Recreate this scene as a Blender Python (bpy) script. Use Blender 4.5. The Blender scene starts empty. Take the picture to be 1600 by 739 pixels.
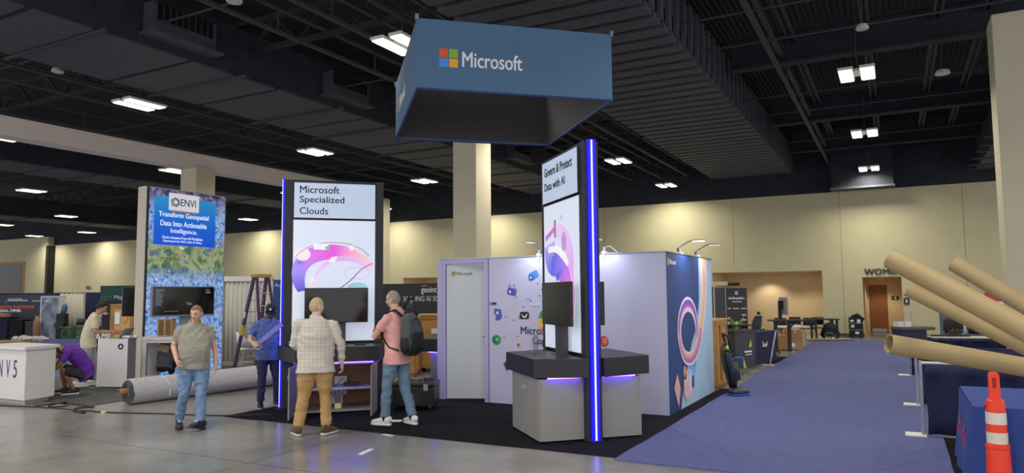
import bpy, bmesh, math, random
from mathutils import Vector, Matrix, noise
from math import radians as R, sin, cos, pi, sqrt, atan2
random.seed(7)
S = bpy.context.scene
COL = S.collection

# ------------------------------------------------------------------ camera, world, exposure
cam_d = bpy.data.cameras.new('camera')
cam = bpy.data.objects.new('camera', cam_d); COL.objects.link(cam)
cam_d.sensor_fit = 'HORIZONTAL'; cam_d.sensor_width = 36.0
cam_d.lens = 1116.67 / 1600 * 36.0
cam_d.clip_start = 0.05; cam_d.clip_end = 300
YAW, PITCH, ROLL = .49146, .08136, .0083
fw = Vector((-sin(YAW)*cos(PITCH), cos(YAW)*cos(PITCH), sin(PITCH)))
rt = Vector((cos(YAW), sin(YAW), 0)); dn = fw.cross(rt)
r2 = rt*cos(ROLL) + dn*sin(ROLL); d2 = -rt*sin(ROLL) + dn*cos(ROLL)
M = Matrix((r2, -d2, -fw)).transposed().to_4x4(); M.translation = Vector((0, 0, 1.8))
cam.matrix_world = M
S.camera = cam
S.view_settings.view_transform = 'Standard'
S.view_settings.look = 'None'
S.view_settings.exposure = 0.12
S.view_settings.gamma = 1.0
S.view_settings.use_curve_mapping = False
LAMP_W = 112.0
w = bpy.data.worlds.new('world'); S.world = w; w.use_nodes = True
w.node_tree.nodes['Background'].inputs[0].default_value = (0.90, 0.90, 0.95, 1)
w.node_tree.nodes['Background'].inputs[1].default_value = 1.2
S.cycles.max_bounces = 6
S.cycles.use_denoising = True

# ------------------------------------------------------------------ materials
def lin(c):
    return tuple(((v/255)/12.92 if v/255 <= .04045 else ((v/255+.055)/1.055)**2.4) for v in c)
MC = {}
def mat(name, rgb, rough=.55, metal=0., var=.12, scale=18., emit=0., bump=0., coat=0., stretch=None, erg=None, spec=.5):
    if name in MC: return MC[name]
    m = bpy.data.materials.new(name); m.use_nodes = True; MC[name] = m
    nt = m.node_tree; b = nt.nodes['Principled BSDF']
    c = lin(rgb)
    tc = nt.nodes.new('ShaderNodeTexCoord'); mp = nt.nodes.new('ShaderNodeMapping')
    nt.links.new(tc.outputs['Object'], mp.inputs['Vector'])
    if stretch: mp.inputs['Scale'].default_value = stretch
    nz = nt.nodes.new('ShaderNodeTexNoise'); nz.inputs['Scale'].default_value = scale; nz.inputs['Detail'].default_value = 5
    nt.links.new(mp.outputs['Vector'], nz.inputs['Vector'])
    rp = nt.nodes.new('ShaderNodeValToRGB')
    rp.color_ramp.elements[0].position = .3; rp.color_ramp.elements[1].position = .7
    rp.color_ramp.elements[0].color = tuple(max(0, v*(1-var)) for v in c)+(1,)
    rp.color_ramp.elements[1].color = tuple(min(1, v*(1+var)) for v in c)+(1,)
    nt.links.new(nz.outputs['Fac'], rp.inputs['Fac']); nt.links.new(rp.outputs['Color'], b.inputs['Base Color'])
    b.inputs['Roughness'].default_value = rough; b.inputs['Metallic'].default_value = metal
    b.inputs['Specular IOR Level'].default_value = spec
    if coat: b.inputs['Coat Weight'].default_value = coat
    if emit:
        b.inputs['Emission Color'].default_value = (lin(erg) if erg else c)+(1,)
        b.inputs['Emission Strength'].default_value = emit
    if bump:
        bp = nt.nodes.new('ShaderNodeBump'); bp.inputs['Strength'].default_value = bump; bp.inputs['Distance'].default_value = .01
        nt.links.new(nz.outputs['Fac'], bp.inputs['Height']); nt.links.new(bp.outputs['Normal'], b.inputs['Normal'])
    return m
def ramp_mat(name, stops, emit=0., rough=.5, axis='X'):
    """print whose ink runs through several colours along the UV of the strip it is printed on"""
    m = bpy.data.materials.new(name); m.use_nodes = True; MC[name] = m
    nt = m.node_tree; b = nt.nodes['Principled BSDF']
    uv = nt.nodes.new('ShaderNodeTexCoord'); sp = nt.nodes.new('ShaderNodeSeparateXYZ'); rp = nt.nodes.new('ShaderNodeValToRGB')
    nt.links.new(uv.outputs['UV'], sp.inputs[0]); nt.links.new(sp.outputs[axis], rp.inputs['Fac'])
    el = rp.color_ramp.elements
    while len(el) < len(stops): el.new(.5)
    for e, (p, c) in zip(el, stops): e.position = p; e.color = lin(c)+(1,)
    nt.links.new(rp.outputs['Color'], b.inputs['Base Color']); b.inputs['Roughness'].default_value = rough
    if emit:
        nt.links.new(rp.outputs['Color'], b.inputs['Emission Color']); b.inputs['Emission Strength'].default_value = emit
    return m

# ------------------------------------------------------------------ mesh builder
class MB:
    def __init__(s): s.v = []; s.f = []; s.uv = {}
    def add(s, vs, fs):
        o = len(s.v); s.v += [tuple(p) for p in vs]; s.f += [tuple(i+o for i in f) for f in fs]; return s
    def box(s, x0, x1, y0, y1, z0, z1, m=None):
        vs = [Vector((x, y, z)) for z in (z0, z1) for y in (y0, y1) for x in (x0, x1)]
        if m is not None: vs = [m @ p for p in vs]
        return s.add(vs, [(0, 2, 3, 1), (4, 5, 7, 6), (0, 1, 5, 4), (2, 6, 7, 3), (0, 4, 6, 2), (1, 3, 7, 5)])
    def bar(s, a, b, wd, ht, up=(0, 0, 1)):
        a, b = Vector(a), Vector(b); t = (b-a).normalized(); up = Vector(up)
        sd = t.cross(up)
        if sd.length < 1e-4: sd = t.cross(Vector((1, 0, 0)))
        sd.normalize(); u = sd.cross(t)
        vs = [p + sd*i*wd/2 + u*j*ht/2 for p in (a, b) for j in (-1, 1) for i in (-1, 1)]
        return s.add(vs, [(0, 1, 3, 2), (4, 6, 7, 5), (0, 4, 5, 1), (2, 3, 7, 6), (0, 2, 6, 4), (1, 5, 7, 3)])
    def prism(s, poly, z0, z1, m=None):
        n = len(poly)
        a = sum(poly[i][0]*poly[(i+1) % n][1]-poly[(i+1) % n][0]*poly[i][1] for i in range(n))
        if a < 0: poly = poly[::-1]
        vs = [Vector((p[0], p[1], z)) for z in (z0, z1) for p in poly]
        if m is not None: vs = [m @ p for p in vs]
        return s.add(vs, [tuple(range(n))[::-1], tuple(range(n, 2*n))] + [(i, (i+1) % n, n+(i+1) % n, n+i) for i in range(n)])
    def tube(s, pts, rad, n=10, cap=True):
        pts = [Vector(p) for p in pts]; k = len(pts)
        if not hasattr(rad, '__len__'): rad = [rad]*k
        o = len(s.v); ref = None
        for i, p in enumerate(pts):
            t = (pts[min(i+1, k-1)]-pts[max(i-1, 0)]).normalized()
            if ref is None:
                ref = t.cross(Vector((0, 0, 1)))
                if ref.length < .1: ref = t.cross(Vector((0, 1, 0)))
            ref = (ref - t*ref.dot(t)).normalized(); q = t.cross(ref)
            for j in range(n):
                a = 2*pi*j/n; s.v.append(tuple(p + (ref*cos(a)+q*sin(a))*rad[i]))
        for i in range(k-1):
            for j in range(n):
                s.f.append((o+i*n+j, o+i*n+(j+1) % n, o+(i+1)*n+(j+1) % n, o+(i+1)*n+j))
        if cap:
            s.f.append(tuple(o+j for j in range(n))[::-1]); s.f.append(tuple(o+(k-1)*n+j for j in range(n)))
        return s
    def pipe(s, a, b, ro, ri, n=32):
        a, b = Vector(a), Vector(b); t = (b-a).normalized(); x = t.cross(Vector((0, 0, 1)))
        if x.length < .1: x = t.cross(Vector((0, 1, 0)))
        x.normalize(); y = t.cross(x); o = len(s.v)
        for p, r in ((a, ro), (b, ro), (b, ri), (a, ri)):
            for j in range(n):
                q = 2*pi*j/n; s.v.append(tuple(p+(x*cos(q)+y*sin(q))*r))
        for k in range(4):
            for j in range(n):
                s.f.append((o+k*n+j, o+k*n+(j+1) % n, o+((k+1) % 4)*n+(j+1) % n, o+((k+1) % 4)*n+j))
        return s
    def lathe(s, prof, c=(0, 0, 0), n=24, m=None):
        o = len(s.v); c = Vector(c)
        for r, z in prof:
            for j in range(n):
                a = 2*pi*j/n; p = Vector((r*cos(a), r*sin(a), z))+c
                s.v.append(tuple(m @ p if m is not None else p))
        for i in range(len(prof)-1):
            for j in range(n):
                s.f.append((o+i*n+j, o+i*n+(j+1) % n, o+(i+1)*n+(j+1) % n, o+(i+1)*n+j))
        s.f.append(tuple(o+j for j in range(n))[::-1]); e = o+(len(prof)-1)*n
        s.f.append(tuple(e+j for j in range(n)))
        return s
    def ball(s, c, r, n=14, k=9, m=None):
        if not hasattr(r, '__len__'): r = (r, r, r)
        c = Vector(c); o = len(s.v)
        ring = []
        for i in range(1, k):
            th = pi*i/k
            for j in range(n):
                a = 2*pi*j/n; p = Vector((r[0]*sin(th)*cos(a), r[1]*sin(th)*sin(a), -r[2]*cos(th)))
                s.v.append(tuple((m @ p if m is not None else p)+c))
        for sgn in (-1, 1):
            p = Vector((0, 0, sgn*r[2])); s.v.append(tuple((m @ p if m is not None else p)+c))
        for i in range(k-2):
            for j in range(n):
                s.f.append((o+i*n+j, o+i*n+(j+1) % n, o+(i+1)*n+(j+1) % n, o+(i+1)*n+j))
        b = o+(k-1)*n
        for j in range(n):
            s.f.append((b, o+(j+1) % n, o+j)); s.f.append((b+1, o+(k-2)*n+j, o+(k-2)*n+(j+1) % n))
        return s
    def loft(s, cs, rx, ry, side, n=20, pw=1.0):
        """rings of half width rx (along side) and half depth ry along the path cs"""
        cs = [Vector(c) for c in cs]; k = len(cs); o = len(s.v)
        for i, p in enumerate(cs):
            t = (cs[min(i+1, k-1)]-cs[max(i-1, 0)]).normalized()
            sd = Vector(side[i] if isinstance(side, list) else side); sd = (sd-t*sd.dot(t)).normalized(); q = t.cross(sd)
            for j in range(n):
                a = 2*pi*j/n; ca, sa = cos(a), sin(a)
                ca = abs(ca)**pw*(1 if ca > 0 else -1); sa = abs(sa)**pw*(1 if sa > 0 else -1)
                s.v.append(tuple(p+sd*ca*rx[i]+q*sa*ry[i]))
        for i in range(k-1):
            for j in range(n):
                s.f.append((o+i*n+j, o+i*n+(j+1) % n, o+(i+1)*n+(j+1) % n, o+(i+1)*n+j))
        s.f.append(tuple(o+j for j in range(n))[::-1]); s.f.append(tuple(o+(k-1)*n+j for j in range(n)))
        return s
    def ribbon(s, pts, wid, y, th=.002):
        """flat printed strip in the local XZ plane at depth y, with UV.x along and UV.y across"""
        k = len(pts); o = len(s.v)
        for i, (x, z) in enumerate(pts):
            a = Vector(pts[max(i-1, 0)]); b = Vector(pts[min(i+1, k-1)]); t = (b-a).normalized(); nn = Vector((-t.y, t.x))
            wd = wid[i] if hasattr(wid, '__len__') else wid
            for j in range(5):
                q = Vector((x, z))+nn*wd*(j/4-.5); s.uv[len(s.v)] = (i/(k-1), j/4); s.v.append((q.x, y, q.y))
        for i in range(k-1):
            for j in range(4):
                s.f.append((o+i*5+j, o+(i+1)*5+j, o+(i+1)*5+j+1, o+i*5+j+1))
        return s
    def build(s, name, m, parent=None, bevel=0., smooth=False, loc=None, rot=None, solid=0.):
        me = bpy.data.meshes.new(name); me.from_pydata(s.v, [], s.f); me.update()
        if s.uv:
            ul = me.uv_layers.new(name='UVMap')
            for l in me.loops: ul.data[l.index].uv = s.uv.get(l.vertex_index, (0, 0))
        me.materials.append(m)
        if smooth:
            for p in me.polygons: p.use_smooth = True
            if smooth == 'auto':
                bm = bmesh.new(); bm.from_mesh(me)
                for e in bm.edges:
                    if len(e.link_faces) == 2 and e.calc_face_angle(0) > R(38): e.smooth = False
                bm.to_mesh(me); bm.free()
        o = bpy.data.objects.new(name, me); COL.objects.link(o)
        if parent: o.parent = parent
        if loc: o.location = loc
        if rot: o.rotation_euler = rot
        if bevel:
            b = o.modifiers.new('bevel', 'BEVEL'); b.width = bevel; b.segments = 2; b.limit_method = 'ANGLE'; b.angle_limit = R(40)
        if solid:
            b = o.modifiers.new('solid', 'SOLIDIFY'); b.thickness = solid
        return o
def tag(o, label=None, cat=None, group=None, kind=None):
    if label: o['label'] = label
    if cat: o['category'] = cat
    if group: o['group'] = group
    if kind: o['kind'] = kind
    return o
def thing(name, label, cat, loc=(0, 0, 0), rz=0., group=None, scale=1.):
    o = bpy.data.objects.new(name, None); COL.objects.link(o); o.location = loc; o.rotation_euler = (0, 0, rz)
    o.empty_display_size = .2; o.scale = (scale,)*3
    return tag(o, label, cat, group)
def struct(o): o['kind'] = 'structure'; return o
def kids(o): return [c for c in COL.objects if c.parent == o]
def copy_tree(o, parent=None):
    c = o.copy(); COL.objects.link(c)
    if parent is not None: c.parent = parent
    for ch in o.children: copy_tree(ch, c)
    return c
def text(body, width, name, m, parent, loc, rz=0., height=None, bold=0., depth=.003, align='LEFT', space=1., flat=False, rx=pi/2):
    cu = bpy.data.curves.new('t', 'FONT'); cu.body = body; cu.extrude = depth/2; cu.offset = 0; cu.align_x = 'LEFT'
    cu.space_line = space; cu.resolution_u = 3
    if align != 'LEFT': cu.align_x = align
    t = bpy.data.objects.new('t', cu); COL.objects.link(t)
    me = bpy.data.meshes.new_from_object(t.evaluated_get(bpy.context.evaluated_depsgraph_get()))
    COL.objects.unlink(t); bpy.data.objects.remove(t)
    xs = [v.co.x for v in me.vertices]; ys = [v.co.y for v in me.vertices]
    x0, x1, y0, y1 = min(xs), max(xs), min(ys), max(ys)
    kx = width/(x1-x0); ky = kx if height is None else height/(y1-y0)
    for v in me.vertices: v.co = ((v.co.x-x0)*kx, (v.co.y-y0)*ky, v.co.z)
    if bold:   # heavier strokes: the same outlines again, a hair to the side and above
        vs = [v.co.copy() for v in me.vertices]; fs = [tuple(p.vertices) for p in me.polygons]; nv = len(vs); e = bold*width*.35
        av, af = [], []
        for q, (dx, dy) in enumerate(((-1, 0), (1, 0), (0, 1), (0, -1), (.7, .7), (-.7, -.7))):
            av += [(c.x+dx*e, c.y+dy*e*.6, c.z+.0001*q) for c in vs]; af += [tuple(i+q*nv for i in f) for f in fs]
        me = bpy.data.meshes.new(name); me.from_pydata(av, [], af); me.update()
    me.materials.clear(); me.materials.append(m); me.name = name
    o = bpy.data.objects.new(name, me); COL.objects.link(o); o.parent = parent
    o.location = loc; o.rotation_euler = (rx, 0, rz)
    return o
def logo4(parent, x, z, s, y, rz=0., loc=None, name='logo_square'):
    """four coloured squares, bottom left corner at x, z on the local plane y"""
    g = s*.06; q = (s-g)/2
    for (i, j, n_) in ((0, 1, 'red'), (1, 1, 'green'), (0, 0, 'blue'), (1, 0, 'yellow')):
        m = mat('logo_'+n_, dict(red=(235, 92, 48), green=(138, 190, 40), blue=(70, 150, 235), yellow=(250, 175, 30))[n_], var=.02)
        o = MB().box(x+i*(q+g), x+i*(q+g)+q, y-.004, y, z+j*(q+g), z+j*(q+g)+q).build(name, m, parent)
        o['label'] = n_+' logo square'
        if loc: o.location = loc
        if rz: o.rotation_euler = (0, 0, rz)
def arc(cx, cz, rx, rz, a0, a1, n=24):
    return [(cx+rx*cos(R(a0+(a1-a0)*i/n)), cz+rz*sin(R(a0+(a1-a0)*i/n))) for i in range(n+1)]
def smoothpath(pts, n=6):
    out = []
    k = len(pts)
    for i in range(k-1):
        p0, p1, p2, p3 = [Vector(pts[max(0, min(k-1, j))]) for j in (i-1, i, i+1, i+2)]
        for q in range(n):
            t = q/n
            out.append(.5*((2*p1)+(p2-p0)*t+(2*p0-5*p1+4*p2-p3)*t*t+(3*p1-p0-3*p2+p3)*t**3))
    out.append(Vector(pts[-1])); return [tuple(p) for p in out]

CREAM = mat('cream_paint', (208, 200, 162), .8, var=.03, scale=2)
DARKCEIL = mat('black_ceiling_paint', (43, 46, 55), .9, var=.25, scale=3)
DUCTM = mat('charcoal_duct_metal', (74, 76, 84), .7, var=.12, scale=4)
STRUT = mat('painted_strut', (60, 60, 65), .7, var=.1)
TRIMW = mat('white_laminate', (226, 224, 222), .4, var=.02)
BLACKP = mat('black_plastic', (22, 22, 25), .4, var=.1)
SCREEN = mat('screen_glass', (10, 11, 15), .12, var=.05, spec=.6)
STEEL = mat('brushed_steel', (170, 172, 176), .35, metal=.9, var=.08)
CHROME = mat('chrome', (210, 212, 215), .15, metal=1., var=.03)
WHITEP = mat('white_plastic', (232, 232, 232), .4, var=.02)
INK = mat('ink_black', (28, 26, 34), .5, var=.02)
INKW = mat('ink_white', (235, 235, 238), .5, var=.02)
NAVY = mat('navy_drape_cloth', (34, 38, 72), .9, var=.18, scale=30, bump=.15)
PLY = mat('plywood', (186, 142, 82), .7, var=.14, scale=5, stretch=(6, 6, 1))
CARD = mat('cardboard', (178, 138, 92), .85, var=.06, scale=12)
KRAFT = mat('kraft_tube_paper', (160, 139, 98), .6, var=.05, scale=6, stretch=(1, 1, 1), bump=.04)
# ------------------------------------------------------------------ floor
def concrete():
    m = bpy.data.materials.new('polished_concrete'); m.use_nodes = True; nt = m.node_tree; b = nt.nodes['Principled BSDF']
    tc = nt.nodes.new('ShaderNodeTexCoord')
    n1 = nt.nodes.new('ShaderNodeTexNoise'); n1.inputs['Scale'].default_value = .55; n1.inputs['Detail'].default_value = 9; n1.inputs['Roughness'].default_value = .62
    n2 = nt.nodes.new('ShaderNodeTexNoise'); n2.inputs['Scale'].default_value = 40; n2.inputs['Detail'].default_value = 4
    for n in (n1, n2): nt.links.new(tc.outputs['Object'], n.inputs['Vector'])
    r = nt.nodes.new('ShaderNodeValToRGB'); r.color_ramp.elements[0].position = .32; r.color_ramp.elements[1].position = .7
    r.color_ramp.elements[0].color = lin((110, 109, 106))+(1,); r.color_ramp.elements[1].color = lin((154, 152, 147))+(1,)
    nt.links.new(n1.outputs['Fac'], r.inputs['Fac'])
    sp = nt.nodes.new('ShaderNodeSeparateXYZ'); nt.links.new(tc.outputs['Object'], sp.inputs[0])
    def joint(out, off, period):
        a = nt.nodes.new('ShaderNodeMath'); a.operation = 'ADD'; a.inputs[1].default_value = -off+period*20+period/2; nt.links.new(out, a.inputs[0])
        q = nt.nodes.new('ShaderNodeMath'); q.operation = 'MODULO'; q.inputs[1].default_value = period; nt.links.new(a.outputs[0], q.inputs[0])
        s_ = nt.nodes.new('ShaderNodeMath'); s_.operation = 'SUBTRACT'; s_.inputs[1].default_value = period/2; nt.links.new(q.outputs[0], s_.inputs[0])
        ab = nt.nodes.new('ShaderNodeMath'); ab.operation = 'ABSOLUTE'; nt.links.new(s_.outputs[0], ab.inputs[0])
        c = nt.nodes.new('ShaderNodeMath'); c.operation = 'LESS_THAN'; c.inputs[1].default_value = .009; nt.links.new(ab.outputs[0], c.inputs[0])
        return c.outputs[0]
    j1 = joint(sp.outputs['Y'], 5.65, 6.1); j2 = joint(sp.outputs['X'], -12.4, 6.1)
    mx = nt.nodes.new('ShaderNodeMath'); mx.operation = 'MAXIMUM'; nt.links.new(j1, mx.inputs[0]); nt.links.new(j2, mx.inputs[1])
    mix = nt.nodes.new('ShaderNodeMixRGB'); mix.inputs['Color2'].default_value = lin((84, 80, 74))+(1,)
    nt.links.new(mx.outputs[0], mix.inputs['Fac']); nt.links.new(r.outputs['Color'], mix.inputs['Color1'])
    nt.links.new(mix.outputs['Color'], b.inputs['Base Color'])
    rr = nt.nodes.new('ShaderNodeValToRGB'); rr.color_ramp.elements[0].color = (.13,)*3+(1,); rr.color_ramp.elements[1].color = (.30,)*3+(1,)
    nt.links.new(n1.outputs['Fac'], rr.inputs['Fac']); nt.links.new(rr.outputs['Color'], b.inputs['Roughness'])
    bp = nt.nodes.new('ShaderNodeBump'); bp.inputs['Strength'].default_value = .05; bp.inputs['Distance'].default_value = .01
    nt.links.new(n2.outputs['Fac'], bp.inputs['Height']); nt.links.new(bp.outputs['Normal'], b.inputs['Normal'])
    return m
def carpet(name, a, b_, scale=180, stripe=None):
    m = bpy.data.materials.new(name); m.use_nodes = True; nt = m.node_tree; b = nt.nodes['Principled BSDF']
    tc = nt.nodes.new('ShaderNodeTexCoord')
    n1 = nt.nodes.new('ShaderNodeTexNoise'); n1.inputs['Scale'].default_value = scale; n1.inputs['Detail'].default_value = 2
    n2 = nt.nodes.new('ShaderNodeTexNoise'); n2.inputs['Scale'].default_value = 6; n2.inputs['Detail'].default_value = 4
    mp = nt.nodes.new('ShaderNodeMapping')
    if stripe: mp.inputs['Scale'].default_value = stripe
    nt.links.new(tc.outputs['Object'], n1.inputs['Vector']); nt.links.new(tc.outputs['Object'], mp.inputs[0]); nt.links.new(mp.outputs[0], n2.inputs['Vector'])
    ad = nt.nodes.new('ShaderNodeMixRGB'); ad.inputs['Fac'].default_value = .45
    nt.links.new(n1.outputs['Fac'], ad.inputs['Color1']); nt.links.new(n2.outputs['Fac'], ad.inputs['Color2'])
    r = nt.nodes.new('ShaderNodeValToRGB'); r.color_ramp.elements[0].position = .35; r.color_ramp.elements[1].position = .65
    r.color_ramp.elements[0].color = lin(a)+(1,); r.color_ramp.elements[1].color = lin(b_)+(1,)
    nt.links.new(ad.outputs['Color'], r.inputs['Fac']); nt.links.new(r.outputs['Color'], b.inputs['Base Color'])
    b.inputs['Roughness'].default_value = .95; b.inputs['Specular IOR Level'].default_value = .1
    bp = nt.nodes.new('ShaderNodeBump'); bp.inputs['Strength'].default_value = .5; bp.inputs['Distance'].default_value = .008
    nt.links.new(n1.outputs['Fac'], bp.inputs['Height']); nt.links.new(bp.outputs['Normal'], b.inputs['Normal'])
    return m
struct(MB().box(-75, 14, -6, 38, -.1, 0).build('floor', concrete()))
BLUEC = carpet('blue_aisle_carpet', (70, 75, 122), (118, 123, 168), 150, (1.2, 14, 1))
BLACKC = carpet('black_booth_carpet', (17, 17, 22), (36, 36, 43))
GREYC = carpet('grey_booth_carpet', (70, 70, 72), (112, 112, 112))
def rug(name, x0, x1, y0, y1, z0, th, m, label, wob=.0, seed=1):
    rr = random.Random(seed); mb = MB(); pts = []
    def edge(a, b, n):
        for i in range(n):
            t = i/n; p = Vector(a).lerp(Vector(b), t); d = (Vector(b)-Vector(a)).normalized(); nn = Vector((d.y, -d.x))
            pts.append(tuple(p+nn*rr.uniform(-wob, wob)))
    edge((x0, y0), (x1, y0), 24); edge((x1, y0), (x1, y1), 60); edge((x1, y1), (x0, y1), 24); edge((x0, y1), (x0, y0), 60)
    mb.prism(pts, z0, z0+th); return tag(mb.build(name, m), label, 'carpet')
rug('carpet', -9.06, -2.62, 7.62, 13.9, .0, .008, BLACKC, 'black booth carpet under the display towers and the lavender walled room', .004)
rug('carpet', -2.78, .42, 7.5, 29.9, .0, .016, BLUEC, 'long blue carpet of the aisle leading to the back wall doors', .012, 3)
rug('carpet', .42, 5.5, 8.0, 10.4, .0, .008, BLACKC, 'black booth carpet strip under the blue clothed table', .004, 4)
rug('carpet', -3.35, -2.74, 19.4, 21.3, .016, .006, BLACKC, 'small black carpet piece beside the navy skirted table', .003, 5)
rug('carpet', -16.9, -12.0, 7.35, 13.2, .0, .01, GREYC, 'dark grey carpet under the white counters and satellite map tower', .01, 6)
rug('carpet', -34, -16.95, 9.0, 19.5, .0, .012, BLUEC, 'blue carpet far behind the man typing at the white counter', .005, 8)
rug('carpet', -9.0, -3.05, 14.3, 22, .0, .01, GREYC, 'grey carpet behind the vacuum cleaner and dark kiosk', .005, 9)

# ------------------------------------------------------------------ walls
TAN = mat('tan_alcove_wall', (222, 200, 162), .8, var=.04, scale=1.5)
GREYB = mat('grey_rubber_base', (88, 86, 80), .8)
YW = 32.2
def wallseg(mb, x0, x1, z0, z1, y0=YW, y1=YW+.3): mb.box(x0, x1, y0, y1, z0, z1)
mb = MB()
wallseg(mb, -57.8, -24.1, 0, 5.93); wallseg(mb, -24.1, -21.4, 2.78, 5.93); wallseg(mb, -21.4, -7.17, 0, 5.93)
wallseg(mb, -7.17, -2.68, 2.7, 5.93); wallseg(mb, -2.68, -1.19, 0, 5.93); wallseg(mb, -1.19, .2, 2.39, 5.93); wallseg(mb, .2, 14, 0, 5.93)
struct(mb.build('wall_back', CREAM))
mb = MB()
for x in (-32, -12.2, -6.2, -1.9, 2.4): mb.box(x-.012, x+.012, YW-.004, YW, 2.9 if -7.2 < x < -2.6 else 0.1, 5.93)
struct(mb.build('trim_1', mat('wall_reveal', (170, 162, 128), .8)))
struct(MB().box(-70, 14, YW, YW+.3, 5.93, 9.4).build('wall_back_upper', DARKCEIL))
mb = MB()
for a, b in ((-57.8, -24.1), (-21.4, -7.17), (-2.68, -1.19), (.2, 14)): mb.box(a, b, YW-.015, YW, 0, .13)
struct(mb.build('baseboard_back', GREYB))
mb = MB()   # wide alcove
mb.box(-7.3, -2.5, YW+2.6, YW+2.75, 0, 3.1); mb.box(-7.32, -7.17, YW+.3, YW+2.6, 0, 3.1); mb.box(-2.68, -2.53, YW+.3, YW+2.6, 0, 3.1)
struct(mb.build('wall_alcove', TAN))
struct(MB().box(-7.3, -2.5, YW+.3, YW+2.75, 2.7, 2.85).build('ceiling_alcove', TAN))
mb = MB()   # toilet lobby
mb.box(-1.4, -1.19, YW+.3, YW+3.8, 0, 2.6); mb.box(.2, .4, YW+.3, YW+3.8, 0, 2.6)
mb.box(-1.4, -1.10, YW+3.8, YW+3.95, 0, 2.6); mb.box(-.36, .4, YW+3.8, YW+3.95, 0, 2.6); mb.box(-1.10, -.36, YW+3.8, YW+3.95, 2.1, 2.6); mb.box(-1.4, .4, YW+3.95, YW+4.0, 0, 2.6)
struct(mb.build('wall_lobby', TAN))
struct(MB().box(-1.4, .4, YW+.3, YW+3.95, 2.39, 2.5).build('ceiling_lobby', TAN))
d = struct(MB().box(-1.10, -.36, YW+3.86, YW+3.9, .01, 2.1).build('door_1', mat('brown_wood_door', (146, 94, 54), .5, var=.12, scale=3, stretch=(8, 1, .6))))
MB().box(-1.10, -.36, YW+3.85, YW+3.865, .86, .9).build('door_rail', mat('bronze_bar', (120, 92, 60), .4), d)
MB().box(-1.02, -.44, YW+3.845, YW+3.86, .02, .16).build('kick_plate', STEEL, d)
def signplate(x, z, wd, ht, y, label):
    s_ = MB().box(x-wd/2, x+wd/2, y-.02, y, z-ht/2, z+ht/2).build('wall_sign', mat('dark_sign', (70, 66, 58), .5)); tag(s_, label, 'sign')
    MB().box(x-.03, x+.03, y-.024, y-.02, z-.05, z+.06).build('pictogram', INKW, s_)
signplate(-.05, 1.52, .3, .17, YW+3.8, 'small dark plate beside the brown restroom door')
signplate(.34, 1.42, .2, .27, YW, 'small square restroom sign on the cream wall beside the lobby opening')
t = thing('wall_lettering', 'WOMEN in dark raised capitals above the restroom lobby', 'sign', (-1.09, YW-.03, 2.49))
text('WOMEN', 1.32, 'lettering', mat('bronze_letters', (64, 56, 46), .4), t, (0, 0, 0), height=.235, bold=.02, depth=.02)
def spot(name, loc, e, col=(1, .88, .70), size=R(120)):
    l = bpy.data.lights.new(name, 'SPOT'); l.energy = e; l.color = col; l.spot_size = size; l.spot_blend = .6; l.shadow_soft_size = .06
    o = bpy.data.objects.new(name, l); COL.objects.link(o); o.location = loc; return o
def downlight(x, y, z, e, label):
    t = thing('recessed_downlight', label, 'light', (x, y, z))
    MB().pipe((0, 0, -.008), (0, 0, .02), .11, .08).build('trim_ring', WHITEP, t)
    MB().lathe([(.08, 0), (.08, .01)]).build('lens', mat('warm_lens', (255, 220, 170), emit=4), t)
    s_ = spot('downlight_beam', (0, 0, -.02), e); s_.parent = t
downlight(-5.1, YW+1.9, 2.69, 95, 'recessed downlight in the ceiling of the wide tan alcove')
downlight(-3.4, YW+1.4, 2.69, 70, 'recessed downlight at the right of the wide tan alcove')
downlight(-.6, YW+2.9, 2.385, 60, 'recessed downlight in the restroom lobby ceiling')
# dark alcove further left
mb = MB(); mb.box(-27.5, -21.2, YW+2, YW+2.2, 0, 3); mb.box(-24.3, -24.1, YW+.3, YW+2, 0, 3); struct(mb.build('wall_alcove_far', TAN)); struct(MB().box(-24.3, -21.2, YW+.3, YW+2.2, 2.78, 2.9).build('ceiling_alcove_far', TAN))
# far left wall with window
struct(MB().box(-75, -57.8, YW-.5, YW+.3, 0, 6.6).build('wall_left', CREAM))
struct(MB().box(-57.9, -57.6, YW-.55, YW, 0, 5.9).build('trim_2', mat('black_door_jamb', (18, 18, 18), .6)))
wn = struct(MB().box(-72, -60.7, YW-.54, YW-.5, 1.6, 4.75).build('window_1', mat('window_wood', (166, 122, 66), .6)))
MB().box(-71.6, -61.1, YW-.56, YW-.535, 2.35, 4.5).build('window_pane', mat('grey_window_shade', (84, 84, 84), .5), wn)
MB().box(-71.6, -61.1, YW-.56, YW-.535, 1.7, 2.1).build('window_pane', mat('brown_window_shade', (98, 88, 72), .5), wn)
t = thing('wall_lettering', 'small MEN lettering on the cream wall above the dark green panel', 'sign', (-53.4, YW-.03, 2.45))
text('MEN', .62, 'lettering', INK, t, (0, 0, 0), height=.26, bold=.02)
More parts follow.
